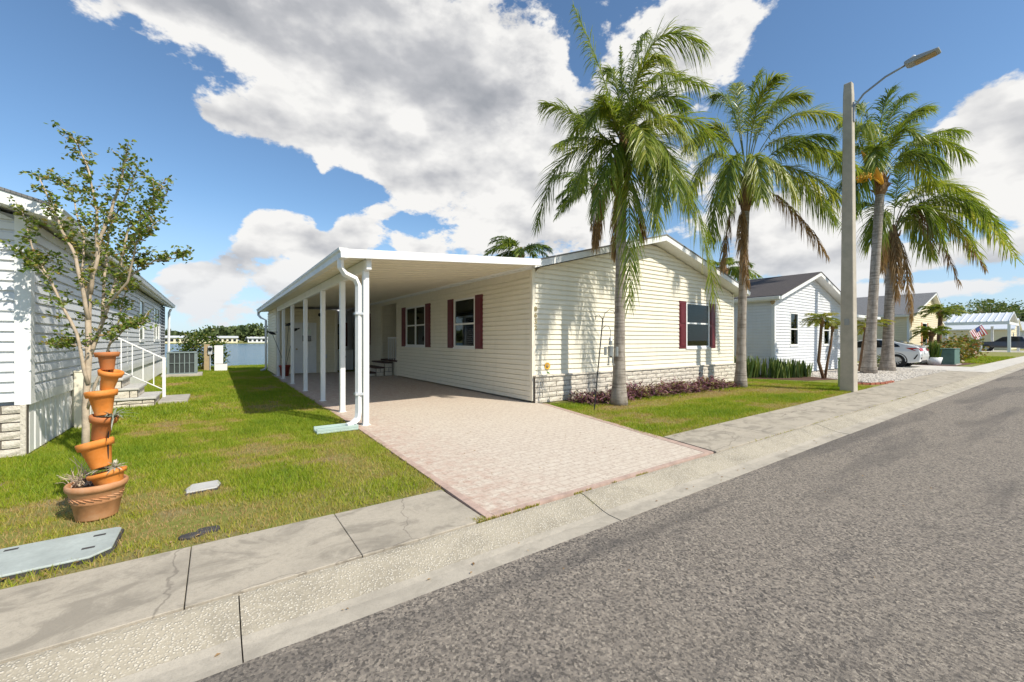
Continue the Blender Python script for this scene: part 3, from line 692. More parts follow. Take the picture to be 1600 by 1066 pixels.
def shed():
    t = thing('storage_shed', (3, 18.42, 0), 'cream sided storage shed with a half glazed door at the back of the carport', 'shed')
    X0, X1, Y0, Y1 = 1.90, 4.15, 18.42, 21.55
    m = MB(); m.box(X0+.02, X1-.02, Y0+.065, Y1, .02, 2.62); m.build('wall', 'shed_siding', t)
    f = Wall('-y', Y0+.06); planks(f, t, X0+.05, X1-.05, .03, 2.60, 'shed_siding', [(2.50, 3.34, 0, 2.04)])
    s = Wall('-x', X0+.02); planks(s, t, Y0+.1, Y1, .03, 2.60, 'shed_siding')
    s = Wall('+x', X1-.02); planks(s, t, Y0+.1, Y1, .03, 2.60, 'shed_siding')
    for x in (X0, X1-.09): m = MB(); m.box(x-.01, x+.09, Y0-.01, Y0+.07, .02, 2.62); m.build('corner_post', 'cream_paint', t)
    m = MB(); f.box(m, 2.52, 3.32, .04, 2.02, -.0, .03); d = m.build('door', 'white_paint', t, bevel=.004)
    for a, b, c, e in ((2.50, 2.54, .03, 2.06), (3.30, 3.34, .03, 2.06), (2.54, 3.30, 2.025, 2.06)): m = MB(); f.box(m, a, b, c, e, .0, .045); m.build('door_frame', 'white_paint', t)
    m = MB(); f.box(m, 2.80, 3.18, 1.28, 1.84, .031, .05); q = m.build('door_window', 'white_paint', d)
    m = MB(); f.box(m, 2.83, 3.15, 1.31, 1.54, .0505, .054); m.build('pane', 'dark_glass', q)
    m = MB(); f.box(m, 2.83, 3.15, 1.58, 1.81, .0505, .054); m.build('pane', 'blind', q)
    m = MB(); m.tube([f.p(2.62, 1.0, .03), f.p(2.62, 1.0, .09)], .03, 8); m.build('door_handle', 'gold', d)
    m = MB(); f.box(m, 3.62, 3.74, .62, .78, .015, .06); m.build('outlet_box', 'aluminium', t)
    m = MB(); m.lathe([(.0, 0), (.055, .0), (.075, .09), (.0, .09)], Matrix.Translation(f.p(3.45, 2.42, .12)) @ Matrix.Rotation(R(115), 4, 'X'), 10); m.build('flood_lamp', 'black_metal', t)
    # rear wall of the passage with a window
    b = Wall('-y', 21.6); m = MB(); m.box(X1, HX0, 21.61, 21.75, .02, 2.9); m.build('passage_wall', 'white_siding', t)
    planks(b, t, X1, HX0-.02, .03, 2.85, 'white_siding', [(4.3, 5.05, 1.05, 2.2)])
    window(b, t, 4.3, 5.05, 1.05, 2.2, cross=4.72, shut=(1,), shut_w=.26, glass_mat='dark_glass')
shed()

def small_carport_things():
    t = thing('washing_machine', (4.75, 19.6, .0), 'white washing machine standing in the passage beside the shed', 'washer')
    m = MB(); m.box(4.36, 5.06, 19.45, 20.1, .03, .92); m.build('cabinet', 'appliance', t, bevel=.015)
    m = MB(); m.box(4.38, 5.04, 19.5, 20.05, .922, .95); m.build('lid', 'appliance', t, bevel=.01)
    m = MB(); m.box(4.36, 5.06, 20.02, 20.1, .951, 1.08); m.build('control_panel', 'appliance', t, bevel=.01)
    for x in (4.42, 5.0):
        for y in (19.5, 20.0): m = MB(); m.box(x-.03, x+.03, y-.03, y+.03, .006, .03); m.build('foot', 'rubber', t)
    m = MB(); m.lathe([(0, 0), (.035, 0), (.03, .02), (0, .02)], Matrix.Translation((4.72, 19.449, .62)) @ Matrix.Rotation(R(90), 4, 'X'), 10); m.build('knob', 'galvanised', t)
    t = thing('brown_carton', (4.55, 19.75, .95), 'tall brown carton standing on the washing machine', 'carton')
    m = MB(); m.box(4.40, 4.70, 19.62, 19.92, .952, 1.62); m.build('body', 'brown_box', t, bevel=.006)
    m = MB(); m.box(4.53, 4.57, 19.617, 19.9195, 1.0, 1.6212); m.build('tape', 'tan_wood', t)
    # red planter with metal bird stakes
    c = G(440, 588); x, y = 2.12, 17.75
    t = thing('red_planter', (x, y, 0), 'dull red plastic planter in front of the shed corner', 'planter')
    m = MB(); m.lathe([(.0, .008), (.13, .008), (.18, .36), (.20, .36), (.20, .42), (.17, .42), (.16, .37), (0, .36)], Matrix.Translation((x, y, 0)), 18); m.build('pot', 'red_plastic', t, True)
    for (tx, tz, bx, lab, sg) in ((1.70, 1.62, x, 'dark metal bird stake leaning left out of the red planter', -1), (2.45, 1.75, x+.03, 'dark metal bird stake leaning right out of the red planter', 1), (2.25, 1.95, x+.01, 'tallest dark metal bird stake in the red planter', 1)):
        t = thing('bird_stake', (bx, y, .34), lab, 'garden stake')
        m = MB(); m.tube([(bx, y, .34), (bx+.3*(tx-bx), y-.02, .8), (tx, y-.03, tz)], .008, 5); m.build('stem', 'black_metal', t)
        m = MB(); m.lathe([(0, -.15), (.03, -.1), (.055, 0), (.045, .08), (.02, .11), (.03, .14), (.02, .17), (0, .2)], Matrix.Translation((tx, y-.03, tz)) @ Matrix.Rotation(R(70*sg), 4, 'Y'), 10); b = m.build('bird', 'black_metal', t, True)
        m = MB(); m.add([(tx-.02, y-.05, tz+.02), (tx-.12*sg, y-.16, tz+.05), (tx-.2*sg, y-.1, tz+.03), (tx-.05*sg, y-.04, tz+.035)], [(0, 1, 2, 3)]); m.build('wing', 'black_metal', b)
small_carport_things()

# ------------------------------------------------------------------ left neighbour
LX, LY = -1.80, 7.30
def left_house():
    t = thing('neighbour_home', (-6, 7.3, 0), 'pale grey sided mobile home at the left edge behind the small tree', 'house')
    ze, zr, xr, y1 = 2.80, 4.0, -6.2, 23.2
    m = MB(); m.prism([(-10.6, .02), (LX-.06, .02), (LX-.06, ze), (xr, zr), (-10.6, ze)], LY+.065, y1, 'y'); m.build('wall', 'pale_grey_siding', t)
    sl = (zr-ze)/(LX-xr)
    def rake(z): return (-10.5, LX-.08 - max(0, z-ze)/sl)
    planks(Wall('-y', LY), t, -9.5, LX-.10, .64, 3.8, 'pale_grey_siding', [], .118, rake)
    s = Wall('+x', LX)
    def uz(px, py): q = atX(px, py, LX); return q[1], q[2]
    w1 = (15.9, 16.8, 1.35, 2.55); w2 = (19.3, 21.0, 1.35, 2.55)
    planks(s, t, LY+.10, y1, .72, 2.78, 'pale_grey_siding', [(w1[0], w1[1], w1[2], w1[3]), (w2[0], w2[1], w2[2], w2[3])], .118)
    window(s, t, *w1, mull=1.95); window(s, t, *w2, mull=1.95, cross=20.15)
    m = MB(); m.box(LX-.10, LX+.03, LY-.03, LY+.10, .60, 2.80); m.build('corner_post', 'white_paint', t)
    m = MB(); m.box(LX-.06, LX+.026, 13.9, 14.0, .72, 2.79); m.build('seam_trim', 'white_paint', t)
    m = MB(); m.box(LX-.06, LX+.030, LY+.101, y1, .60, .718); m.build('base_band', 'white_paint', t)
    # ribbed white skirting, panel by panel
    y = LY+.06
    while y < y1:
        m = MB(); b = min(y+.20, y1); m.add([(LX-.035, y, .01), (LX-.008, y+.03, .01), (LX-.008, b-.03, .01), (LX-.035, b, .01), (LX-.035, y, .598), (LX-.008, y+.03, .598), (LX-.008, b-.03, .598), (LX-.035, b, .598)], [(0,1,5,4),(1,2,6,5),(2,3,7,6)])
        m.build('skirting_panel', 'white_paint', t); y += .20
    brick_wall(t, '-y', LY-.03, -5.4, LX-.0, .0, .60, 6, .40)
    m = MB(); m.box(LX-.05, LX-.006, LY-.05, LY+.058, .0, .598); m.build('skirting_corner', 'split_block', t)
    gable_roof(t, -10.6, LX, xr, ze+.02, zr+.02, LY, y1, 'shingle_grey', oh=.38, side_oh=.24, trim='white_paint')
    m = MB(); m.tube([(LX+.22, y1+.1, 2.7), (LX+.16, y1+.05, 2.55), (LX+.14, y1+.02, .2)], .045, 4); m.build('downspout', 'white_paint', t)
    # screened porch at the lake end
    for yy in (21.5, 22.2, 23.0): m = MB(); m.box(LX-.0, LX+.04, yy, yy+.06, .72, 2.78); m.build('screen_frame', 'galvanised', t)
    m = MB(); m.box(LX+.021, LX+.026, 21.56, 23.0, .74, 2.76); m.build('screen', 'dark_interior', t)
left_house()
def left_steps():
    t = thing('side_steps', (-1.4, 11.7, 0), 'grey block side steps by the pale house at left', 'steps')
    tiers = [(-1.02, .20), (-1.28, .40), (-1.52, .60)]
    for i, (x1, z) in enumerate(tiers):
        m = MB(); m.box(LX+.02, x1-.022, 11.2, 12.3, .004 if i == 0 else tiers[i-1][1], z-.051); m.build('core', 'mortar_dark', t)
        brick_wall(t, '-y', 11.2, LX+.02, x1, .0 if i == 0 else tiers[i-1][1], z-.05, 1 + (i == 0), .38, .015, 'step_block')
        brick_wall(t, '+x', x1-.02, 11.2, 12.3, .0 if i == 0 else tiers[i-1][1], z-.05, 1, .38, .015, 'step_block')
        m = MB(); m.box(LX+.02, x1+.03, 11.16, 12.3, z-.049, z); m.build('tread', 'grey_stone', t, bevel=.01)
    m = MB(); m.box(-1.0, -.50, 11.5, 12.75, -.05, .055); m.build('concrete_pad', 'concrete_pad', t, bevel=.01)
    t = thing('step_railing', (-.96, 12.34, .055), 'white metal handrail sloping down beside the grey side steps', 'railing')
    y = 12.36
    m = MB(); m.box(-.99, -.93, y-.03, y+.03, .056, .96); m.build('newel_post', 'white_paint', t, bevel=.004)
    m = MB(); m.tube([(-.96, y, .93), (-1.76, y, 1.42)], .016, 6); m.build('handrail', 'white_paint', t)
    m = MB(); m.tube([(-.96, y, .22), (-1.76, y, .72)], .011, 6); m.build('bottom_rail', 'white_paint', t)
    for i in range(1, 5):
        x = -.96 - i*.18; m = MB(); m.box(x-.009, x+.009, y-.009, y+.009, .22+(i*.18)*.62, .93+i*.18*.61); m.build('baluster', 'white_paint', t)
left_steps()
def ac_unit():
    t = thing('air_conditioner', (-1.0, 20.2, 0), 'dark green grey outdoor air conditioner on a concrete pad by the pale house', 'air conditioner')
    m = MB(); m.box(-1.62, -.42, 19.6, 20.75, -.03, .10); m.build('pad', 'concrete_pad', t, bevel=.012)
    m = MB(); m.box(-1.43, -.62, 19.83, 20.6, .14, .86); m.build('coil', 'ac_dark', t)
    m = MB(); m.box(-1.47, -.58, 19.79, 20.64, .861, .92); m.build('top_cover', 'ac_green', t, bevel=.015)
    m = MB(); m.box(-1.47, -.58, 19.79, 20.64, .101, .139); m.build('base_pan', 'ac_green', t)
    for x in (-1.47, -.66):
        for y in (19.79, 20.56): m = MB(); m.box(x, x+.08, y, y+.08, .14, .86); m.build('corner_post', 'ac_green', t)
    for i in range(1, 5): x = -1.39+i*.146; m = MB(); m.box(x-.014, x+.014, 19.795, 19.828, .14, .86); m.build('grille_bar', 'ac_green', t)
    m = MB(); m.box(-1.39, -.66, 19.797, 19.829, .49, .51); m.build('grille_bar', 'ac_green', t)
    m = MB(); m.tube([(-1.02, 20.2, .92), (-1.02, 20.2, .935)], .30, 20); m.build('fan_guard', 'ac_dark', t)
    t = thing('meter_post', (-.30, 22.8, 0), 'weathered wooden utility post with a grey electric meter by the lake bush', 'utility post')
    m = MB(); m.box(-.42, -.22, 22.75, 22.88, -.02, 1.18); m.build('board', 'tan_wood', t, bevel=.008)
    m = MB(); m.box(-.28, -.12, 22.68, 22.748, .72, 1.10); m.build('meter_box', 'aluminium', t, bevel=.01)
    m = MB(); m.lathe([(0, 0), (.08, 0), (.075, .05), (0, .07)], Matrix.Translation((-.2, 22.679, .97)) @ Matrix.Rotation(R(90), 4, 'X'), 12); m.build('meter_dial', 'dark_glass', t, True)
    m = MB(); m.tube([(-.2, 22.72, .72), (-.2, 22.72, .0)], .022, 6); m.build('conduit', 'aluminium', t)
    t = thing('meter_cabinet', (.05, 23.2, 0), 'white utility panel board standing near the lake edge', 'cabinet')
    m = MB(); m.box(-.05, .28, 23.3, 23.34, .2, 1.12); m.build('front', 'white_paint', t, bevel=.004)
    for x in (-.02, .21): m = MB(); m.box(x, x+.05, 23.341, 23.39, -.02, 1.1); m.build('leg', 'white_paint', t)
    t = thing('lake_planter', (.15, 22.6, 0), 'low white square planter with dry flowers near the lake edge', 'planter')
    m = MB(); m.box(-.05, .42, 22.4, 22.85, -.01, .30); m.build('box', 'white_paint', t, bevel=.01)
    m = MB(); m.box(-.02, .39, 22.43, 22.82, .285, .303); m.build('earth', 'soil', t)
ac_unit()

# ------------------------------------------------------------------ white house and houses down the street
def simple_house(name, label, x0, x1, y0, y1, xr, ze, zr, mat, shingle, wins, pitch=.115, skirt=.0, shut_mat=None, side_plank=True, oh=.36, cat='house'):
    t = thing(name, ((x0+x1)/2, y0, 0), label, cat)
    m = MB(); m.prism([(x0+.06, .01), (x1-.06, .01), (x1-.06, ze), (xr, zr), (x0+.06, ze)], y0+.065, y1, 'y'); m.build('wall', mat, t)
    sa, sb = (zr-ze)/(xr-x0), (zr-ze)/(x1-xr)
    def rake(z): return (x0+.08 + max(0, z-ze)/sa, x1-.08 - max(0, z-ze)/sb)
    planks(Wall('-y', y0), t, x0+.08, x1-.08, .05+skirt, zr-.08, mat, [w[:4] for w in wins], pitch, rake)
    if side_plank: planks(Wall('-x', x0), t, y0+.08, y1, .05, ze-.02, mat, [], pitch)
    for w in wins: window(Wall('-y', y0), t, *w[:4], mull=(w[2]+w[3])/2, blinds=w[4] if len(w) > 4 else None, shut=(-1, 1) if shut_mat else None, shut_mat=shut_mat or 'white_paint')
    for x in (x0, x1-.08): m = MB(); m.box(x-.02, x+.09, y0-.026, y0+.09, .02, ze); m.build('corner_post', 'white_paint', t)
    gable_roof(t, x0, x1, xr, ze, zr, y0, y1, shingle, oh=oh, trim='trim_weathered')
    return t
wh = simple_house('white_home', 'white sided mobile home with brown shingle roof behind the twin trunk palm', 17.1, 24.3, 7.05, 24, 20.6, 2.93, 4.05, 'white_siding', 'shingle_brown',
             [(18.45, 19.2, 1.15, 2.45, (1.85, 2.4)), (21.9, 22.6, 1.15, 2.45, (1.2, 2.4))])
def wh_extras():
    m = MB(); q = Matrix.Translation((16.98, 6.98, 2.82)) @ Matrix.Rotation(R(-120), 4, 'X'); m.lathe([(0, 0), (.05, 0), (.08, .13), (0, .12)], q, 10); m.build('flood_lamp', 'tan_wood', wh)
    t = thing('white_carport', (26, 7.6, 0), 'flat white carport roof behind the street lamp pole beside the white home', 'carport')
    m = MB(); m.box(24.35, 31, 7.2, 19, 2.55, 2.68); m.build('roof_panel', 'white_paint', t)
    for x in (27.0, 30.8):
        for y in (7.5, 12, 17): m = MB(); m.box(x, x+.1, y, y+.1, .003, 2.549); m.build('post', 'white_paint', t)
wh_extras()
h3 = simple_house('cream_home', 'cream gabled home with grey roof and orange shutters past the white car', 37.6, 47.0, 7.3, 22, 43.6, 3.0, 4.75, 'beige_siding', 'shingle_grey', [(41.2, 42.6, 1.0, 2.6)], shut_mat='orange_shutter', pitch=.16)
simple_house('cream_home_wing', 'set back cream wing with a second gable right of the orange shutters', 47.4, 55.0, 8.6, 22, 51.5, 2.75, 4.0, 'beige_siding', 'shingle_light', [(47.9, 48.6, .9, 2.5)], pitch=.16, side_plank=False)
def far_street():
    t = thing('metal_carport', (79, 6, 0), 'white ribbed metal carport roof over the dark pickup', 'carport')
    x0, x1, y0, y1, xr = 74, 84, 5.9, 12.5, 79
    for s, xe in ((-1, x0), (1, x1)):
        k = 12
        for i in range(k):
            a = y0 + (y1-y0)*i/k; b = y0 + (y1-y0)*(i+1)/k
            m = MB(); m.prism([(xe, 3.5), (xr, 4.7), (xr, 4.76), (xe, 3.56)], a+.03, b-.03, 'y'); m.build('roof_panel', 'metal_roof', t)
            m = MB(); m.prism([(xe, 3.5), (xr, 4.7), (xr, 4.84), (xe, 3.64)], a-.03, a+.03, 'y'); m.build('roof_rib', 'metal_roof', t)
    m = MB(); m.box(x0, x1, y0-.05, y0+.05, 3.2, 3.499); m.build('beam', 'white_paint', t)
    m = MB(); m.box(x0, x0+.2, y0+.051, y1, 3.2, 3.499); m.build('beam', 'white_paint', t)
    for x in (x0+.2, x1-.3):
        for y in (y0, y0+2.2, y1-.2): m = MB(); m.box(x-.14, x+.14, y-.12, y+.12, .0, 3.2); m.build('post', 'white_paint', t)
    for i, (x0, x1, y0, mat, lab) in enumerate(((90, 100, 7.0, 'beige_siding', 'tan home behind the dark pickup'), (106, 118, 5.6, 'white_siding', 'farthest white home at the right edge of the street'))):
        simple_house('far_home', lab, x0, x1, y0, 20, (x0+x1)/2, 2.9, 4.4, mat, 'metal_roof', [(x0+2, x0+3.4, 1, 2.4)], pitch=.3, side_plank=False)
far_street()

# ------------------------------------------------------------------ palms
def bez(a, b, c, t): return a*(1-t)**2 + b*2*t*(1-t) + c*t*t
def frond_mesh(m, p0, p1, p2, n=62, ll=.55, wd=.024, droop=.30, tone=.5, start=.20, sd=0, plum=.45, rach=.016, mi_leaf=0, mi_r=1, limp=0):
    rr = random.Random(sd); K = 14
    pts = [bez(p0, p1, p2, i/K) for i in range(K+1)]
    m.tube(pts, [rach*(1.25-1.05*i/K) for i in range(K+1)], 4, mi=mi_r, tone=tone)
    for i in range(n):
        t = start + (1-start)*(i + rr.random()*.7)/n
        p = bez(p0, p1, p2, t); T = (bez(p0, p1, p2, min(1, t+.02)) - bez(p0, p1, p2, t-.02)).normalized()
        S = T.cross(Vector((0, 0, 1)))
        S = S.normalized() if S.length > .15 else Vector((rr.uniform(-1, 1), rr.uniform(-1, 1), 0)).normalized()
        Nn = S.cross(T).normalized()
        prof = (.45 + .55*math.sin(math.pi*min(1, (t-start)/(1-start)*.86+.10)))
        if t > .93: prof *= .75
        for sgn in (-1, 1):
            A = R(rr.uniform(38, 62))*(1-.45*t); pl = rr.uniform(-plum, plum)
            d = (T*math.cos(A) + S*sgn*math.sin(A)*math.cos(pl) + Nn*math.sin(A)*math.sin(pl)).normalized()
            L = ll*prof*rr.uniform(.8, 1.12); dr = droop*rr.uniform(.5, 1.4) + limp
            q = [p]
            for s in (.35, .7, 1.0): q.append(p + d*L*s*(1-.25*dr*s) + Vector((0, 0, -1))*L*dr*s*s)
            W = d.cross(Nn); W = W.normalized() if W.length > .1 else S
            W = (W + Nn*rr.uniform(-.7, .7)).normalized()*wd*rr.uniform(.8, 1.2)
            vs = [q[0]-W*.35, q[0]+W*.35, q[1]+W*.5, q[1]-W*.5, q[2]+W*.38, q[2]-W*.38, q[3]]
            tn = max(0, min(1, tone + rr.uniform(-.28, .28)))
            m.add(vs, [(0, 1, 2, 3), (3, 2, 4, 5), (5, 4, 6)], [tn]*6 + [min(1, tn+.15)], mi_leaf)
def palm(name, label, base, headpx, fronds, dep, r0, r1, ll, nleaf, sd, dead=(), boot=1.0, wd=.024, lean=.0, group='queen palms along the street', cat='palm tree', leaf='palm_leaf', extra_random=0, fl=2.6, st=.14):
    base = Vector(base); head = PX(headpx[0], headpx[1], dep)
    t = thing(name, base, label, cat, group)
    rr = random.Random(sd); K = 22; pts = []; rad = []
    up = Vector((0, 0, 1))
    ctrl = base.lerp(head, .5); ctrl.x = base.x + (head.x-base.x)*lean; ctrl.y = base.y + (head.y-base.y)*.5
    for i in range(K+1):
        s = i/K; pts.append(bez(base - Vector((0, 0, .05)), ctrl, head, s)); fl_ = math.exp(-s*9)
        rad.append((r1 + (r0-r1)*fl_)*(1 + .018*math.sin(i*2.1))*(1-.12*s))
    m = MB(); m.tube(pts, rad, 14); m.build('trunk', 'palm_bark', t, True)
    T = (head - pts[-4]).normalized()
    bl = .75*boot
    m = MB(); q = [head - T*bl*.6, head - T*bl*.35, head, head + T*bl*.4, head + T*bl*.75]; m.tube(q, [r1*.9, r1*1.35, r1*1.5, r1*1.0, r1*.3], 12)
    for k in range(26):                                   # split old leaf bases
        a = rr.uniform(0, 6.28); z = rr.uniform(-.5, .35)*bl; o = head + T*z + Vector((math.cos(a), math.sin(a), 0))*r1*1.2
        tip = o + Vector((math.cos(a), math.sin(a), 0))*rr.uniform(.05, .20) + up*rr.uniform(.10, .35)
        m.tube([o, o.lerp(tip, .5)+up*.02, tip], [.045, .03, .012], 4)
    m.build('crownshaft', 'palm_boot', t)
    base_p = head + T*bl*.25
    def P3(c, tp, dd):
        return PX(c[0], c[1], dep + dd*.45), PX(tp[0], tp[1], dep + dd)
    for i, fr in enumerate(fronds):
        cx, cy, tx, ty, dd = fr[:5]; c, tp = P3((cx, cy), (tx, ty), dd)
        m = MB(); frond_mesh(m, base_p + T*rr.uniform(-.1, .2), c, tp, n=nleaf, ll=ll*(fr[5] if len(fr) > 5 else 1), wd=wd, droop=rr.uniform(.35, .85), tone=rr.uniform(.40, .78), sd=sd*100+i, start=st, plum=.75)
        m.build('frond', [leaf, 'rachis'], t)
    for i in range(extra_random):
        a = rr.uniform(0, 6.28); e = rr.uniform(-.2, 1.25); L = fl*rr.uniform(.75, 1.05); hd = Vector((math.cos(a), math.sin(a), 0))
        c = base_p + hd*L*.5*math.cos(e*.8) + up*L*.62*math.sin(max(.25, e)); tp = base_p + hd*L*(.75+.2*math.cos(e)) + up*L*(.75*math.sin(e) - .38)
        m = MB(); frond_mesh(m, base_p, c, tp, n=nleaf, ll=ll, wd=wd, droop=rr.uniform(.25, .5), tone=rr.uniform(.25, .6), sd=sd*77+i); m.build('frond', [leaf, 'rachis'], t)
    for i, fr in enumerate(dead):
        cx, cy, tx, ty, dd = fr[:5]; c, tp = P3((cx, cy), (tx, ty), dd)
        m = MB(); frond_mesh(m, base_p - T*.1, c, tp, n=nleaf, ll=ll*.5, wd=wd*.9, droop=.5, limp=.5, tone=rr.uniform(.3, .6), sd=sd*200+i, start=.35, plum=1.0); m.build('dead_frond', ['dead_leaf', 'palm_boot'], t)
    return t, head
p1 = G(967, 632); d1 = depth(p1[0], p1[1])
palm('queen_palm', 'nearest tall palm in the purple bed, fronds hanging before its trunk', (p1[0], p1[1], 0), (973, 262),
     [(945,110,896,10,.2,.95), (972,150,970,74,.1,.35), (1003,-15,1102,78,-.4,1.1), (1045,120,1132,238,.0,1.15), (1082,190,1116,462,-.3,1.1), (905,165,848,162,.2,.9), (905,200,872,226,-.9,.8), (872,190,838,356,.8),
      (1030,175,1034,320,-1.2), (985,190,984,474,-.9,1.05), (1015,235,1026,358,-.3), (1020,90,1106,136,1.0), (950,165,938,150,-1.2,.8), (1000,90,1062,118,1.3), (935,130,900,205,1.3), (960,190,930,330,-.8), (1005,150,1010,250,-1.5), (985,70,1010,50,.6,.9), (1030,140,1085,230,-.9), (1040,200,1078,330,.7), (985,130,1030,180,-.9,.9), (955,120,925,190,-.8,.9), (995,60,1045,95,-.9,.95), (1035,170,1060,300,-1.3), (930,190,900,300,-.4), (965,90,950,110,.5,.9), (1015,110,1070,170,.3)],
     d1, .20, .112, .66, 125, 3, boot=1.5, dead=((935,300,930,385,.5), (1000,305,1004,372,-.1), (960,320,962,400,.2)), wd=.019)
p2 = G(1157, 605); d2 = depth(p2[0], p2[1])
palm('queen_palm', 'second palm by the right end of the purple bed with a bare grey trunk', (p2[0], p2[1], 0), (1166, 300),
     [(1165,150,1188,112,0), (1215,140,1312,186,.2), (1240,180,1338,262,-.2), (1225,215,1330,330,-.6), (1240,240,1305,345,.6), (1130,160,1100,215,.3), (1110,190,1082,300,-.3), (1125,210,1112,380,-.5),
      (1180,150,1240,150,.9), (1150,130,1118,150,.8), (1195,200,1245,310,-1.0), (1140,190,1135,320,-1.1), (1190,130,1260,150,-.5), (1210,170,1290,250,1.2), (1140,170,1070,230,1.0), (1175,140,1215,120,-1.2), (1180,190,1190,310,-1.3), (1150,150,1150,130,1.3), (1230,200,1300,215,-1.0)],
     d2, .19, .115, .76, 115, 5, st=.30, boot=1.3, dead=((1222,285,1294,402,-.2), (1152,330,1168,445,-.4), (1140,300,1128,420,.2)), wd=.024)
p3 = G(1357, 584); d3 = depth(p3[0], p3[1])
pl3, hd3 = palm('queen_palm', 'leaning palm just right of the street lamp with an orange flower spathe', (p3[0], p3[1], 0), (1376, 288),
     [(1370,160,1394,140,0), (1400,170,1452,168,.3), (1430,175,1512,245,-.2), (1420,205,1478,262,-.8), (1350,180,1318,190,.2), (1340,190,1305,262,-.3), (1350,220,1332,330,-.5), (1340,240,1290,320,.6),
      (1410,160,1450,170,1.2), (1395,180,1430,210,-1.2), (1360,170,1345,200,-1.2), (1385,150,1420,150,.8), (1420,220,1460,290,.9), (1350,150,1340,165,.8), (1365,190,1370,260,-1.4), (1440,190,1505,205,.7)],
     d3, .30, .17, 1.0, 100, 7, wd=.034, lean=.35, st=.25)
def spathe():
    b = hd3 + Vector((-.12, -.1, -.1)); d = d3 - .75
    tip = PX(1346, 236, d); m = MB(); m.tube([b, b.lerp(tip, .35)+Vector((.05, 0, 0)), b.lerp(tip, .7), tip], [.05, .17, .13, .015], 8); m.build('flower_spathe', 'spathe', pl3, True)
    c = PX(1351, 277, d); m = MB(); rr = random.Random(4); m.tube([b, b.lerp(c, .5)+Vector((0, 0, .12)), c], .03, 5)
    for i in range(150):
        v = Vector((rr.gauss(0, 1), rr.gauss(0, 1), rr.gauss(0, 1))).normalized()*rr.uniform(.05, .27); q = c + Vector((v.x, v.y, v.z*.8)); r = rr.uniform(.025, .045)
        m.add([q+Vector((r,0,0)), q+Vector((0,r,0)), q+Vector((-r,0,0)), q+Vector((0,-r,0)), q+Vector((0,0,r)), q+Vector((0,0,-r))], [(0,1,4),(1,2,4),(2,3,4),(3,0,4),(1,0,5),(2,1,5),(3,2,5),(0,3,5)])
    m.build('fruit_cluster', 'fruit', pl3)
spathe()
p4 = G(1386, 580); d4 = depth(p4[0], p4[1])
palm('queen_palm', 'rightmost street palm with long brown dead fronds beside the white car', (p4[0], p4[1], 0), (1394, 385),
     [(1440,235,1535,322,-.2), (1470,235,1588,405,0), (1450,265,1530,402,-.8), (1430,270,1478,380,-1.0), (1360,280,1325,345,.3), (1420,250,1500,300,.8), (1480,260,1570,370,.9), (1400,240,1430,235,.6), (1375,290,1360,380,-.9), (1460,250,1560,350,-.9), (1420,290,1455,400,.5)],
     d4, .34, .19, 1.15, 95, 9, st=.2, dead=((1420,240,1500,445,-.5), (1400,330,1402,470,-.6), (1410,340,1425,500,-.4), (1385,330,1388,440,.2), (1375,340,1378,420,-.3), (1440,260,1540,420,.1)), wd=.04, boot=1.7)
def back_palm(name, label, px, y_head, dep, sd, fl, n=18):
    hd = PX(px, y_head, dep); palm(name, label, (hd.x, hd.y, 0), (px, y_head), [], dep, .30, .17, .8, 40, sd, extra_random=n, fl=fl, wd=.06, group='palms behind the houses',
         dead=((px, y_head+20, px+2, y_head+70, .1), (px-4, y_head+20, px-6, y_head+60, .1)))
back_palm('back_palm', 'palm rising behind the cream house roof, left of the nearest palm', 930, 300, 27.5, 21, 3.6)
back_palm('back_palm', 'low palm crown peeking over the carport roof', 814, 398, 30, 23, 3.0, 20)
back_palm('back_palm', 'palm crown behind the cream roof right of the nearest palm', 1132, 425, 31, 25, 2.7)

# ------------------------------------------------------------------ street lamp
def street_lamp():
    b = G(1326, 611); x, y = b[0], b[1]
    t = thing('street_lamp', (x, y, 0), 'square concrete street lamp pole with a grey arm and flat lamp head', 'street lamp')
    m = MB(); vs = []
    for z, r in ((-.05, .155), (7.9, .098), (8.2, .085)):
        vs += [(x-r, y-r, z), (x+r, y-r, z), (x+r, y+r, z), (x-r, y+r, z)]
    m.add(vs, [(0,1,5,4),(1,2,6,5),(2,3,7,6),(3,0,4,7),(4,5,9,8),(5,6,10,9),(6,7,11,10),(7,4,8,11),(8,9,10,11)]); m.build('pole', 'concrete_pole', t, bevel=.012)
    pts = [(x, y-.10, 7.35), (x, y-.13, 7.55), (x, y-.32, 7.78), (x, y-.75, 8.00), (x, y-1.15, 8.10)]
    m = MB(); m.tube(pts, .026, 8); m.build('arm', 'galvanised', t, True)
    m = MB(); m.box(x-.05, x+.05, y-.13, y-.095, 7.15, 7.65); m.build('bracket', 'galvanised', t)
    hd = t
    m = MB(); m.prism([(y-1.12, 8.06), (y-1.20, 8.03), (y-1.72, 8.10), (y-1.73, 8.15), (y-1.25, 8.17), (y-1.12, 8.13)], x-.14, x+.14, 'x'); h = m.build('lamp_head', 'lamp_grey', hd, bevel=.015)
    m = MB(); m.prism([(y-1.30, 8.038), (y-1.66, 8.086), (y-1.66, 8.078), (y-1.30, 8.03)], x-.11, x+.11, 'x'); m.build('lens', 'tan_wood', h)
    m = MB(); m.lathe([(0, 0), (.045, 0), (.045, .06), (.03, .08), (0, .085)], Matrix.Translation((x, y-1.27, 8.165)), 10); m.build('photocell', 'white_paint', h, True)
    m = MB(); m.box(x-.164, x-.15, y-.05, y+.05, 1.75, 1.92); m.build('number_plate', 'lamp_grey', t)
street_lamp()

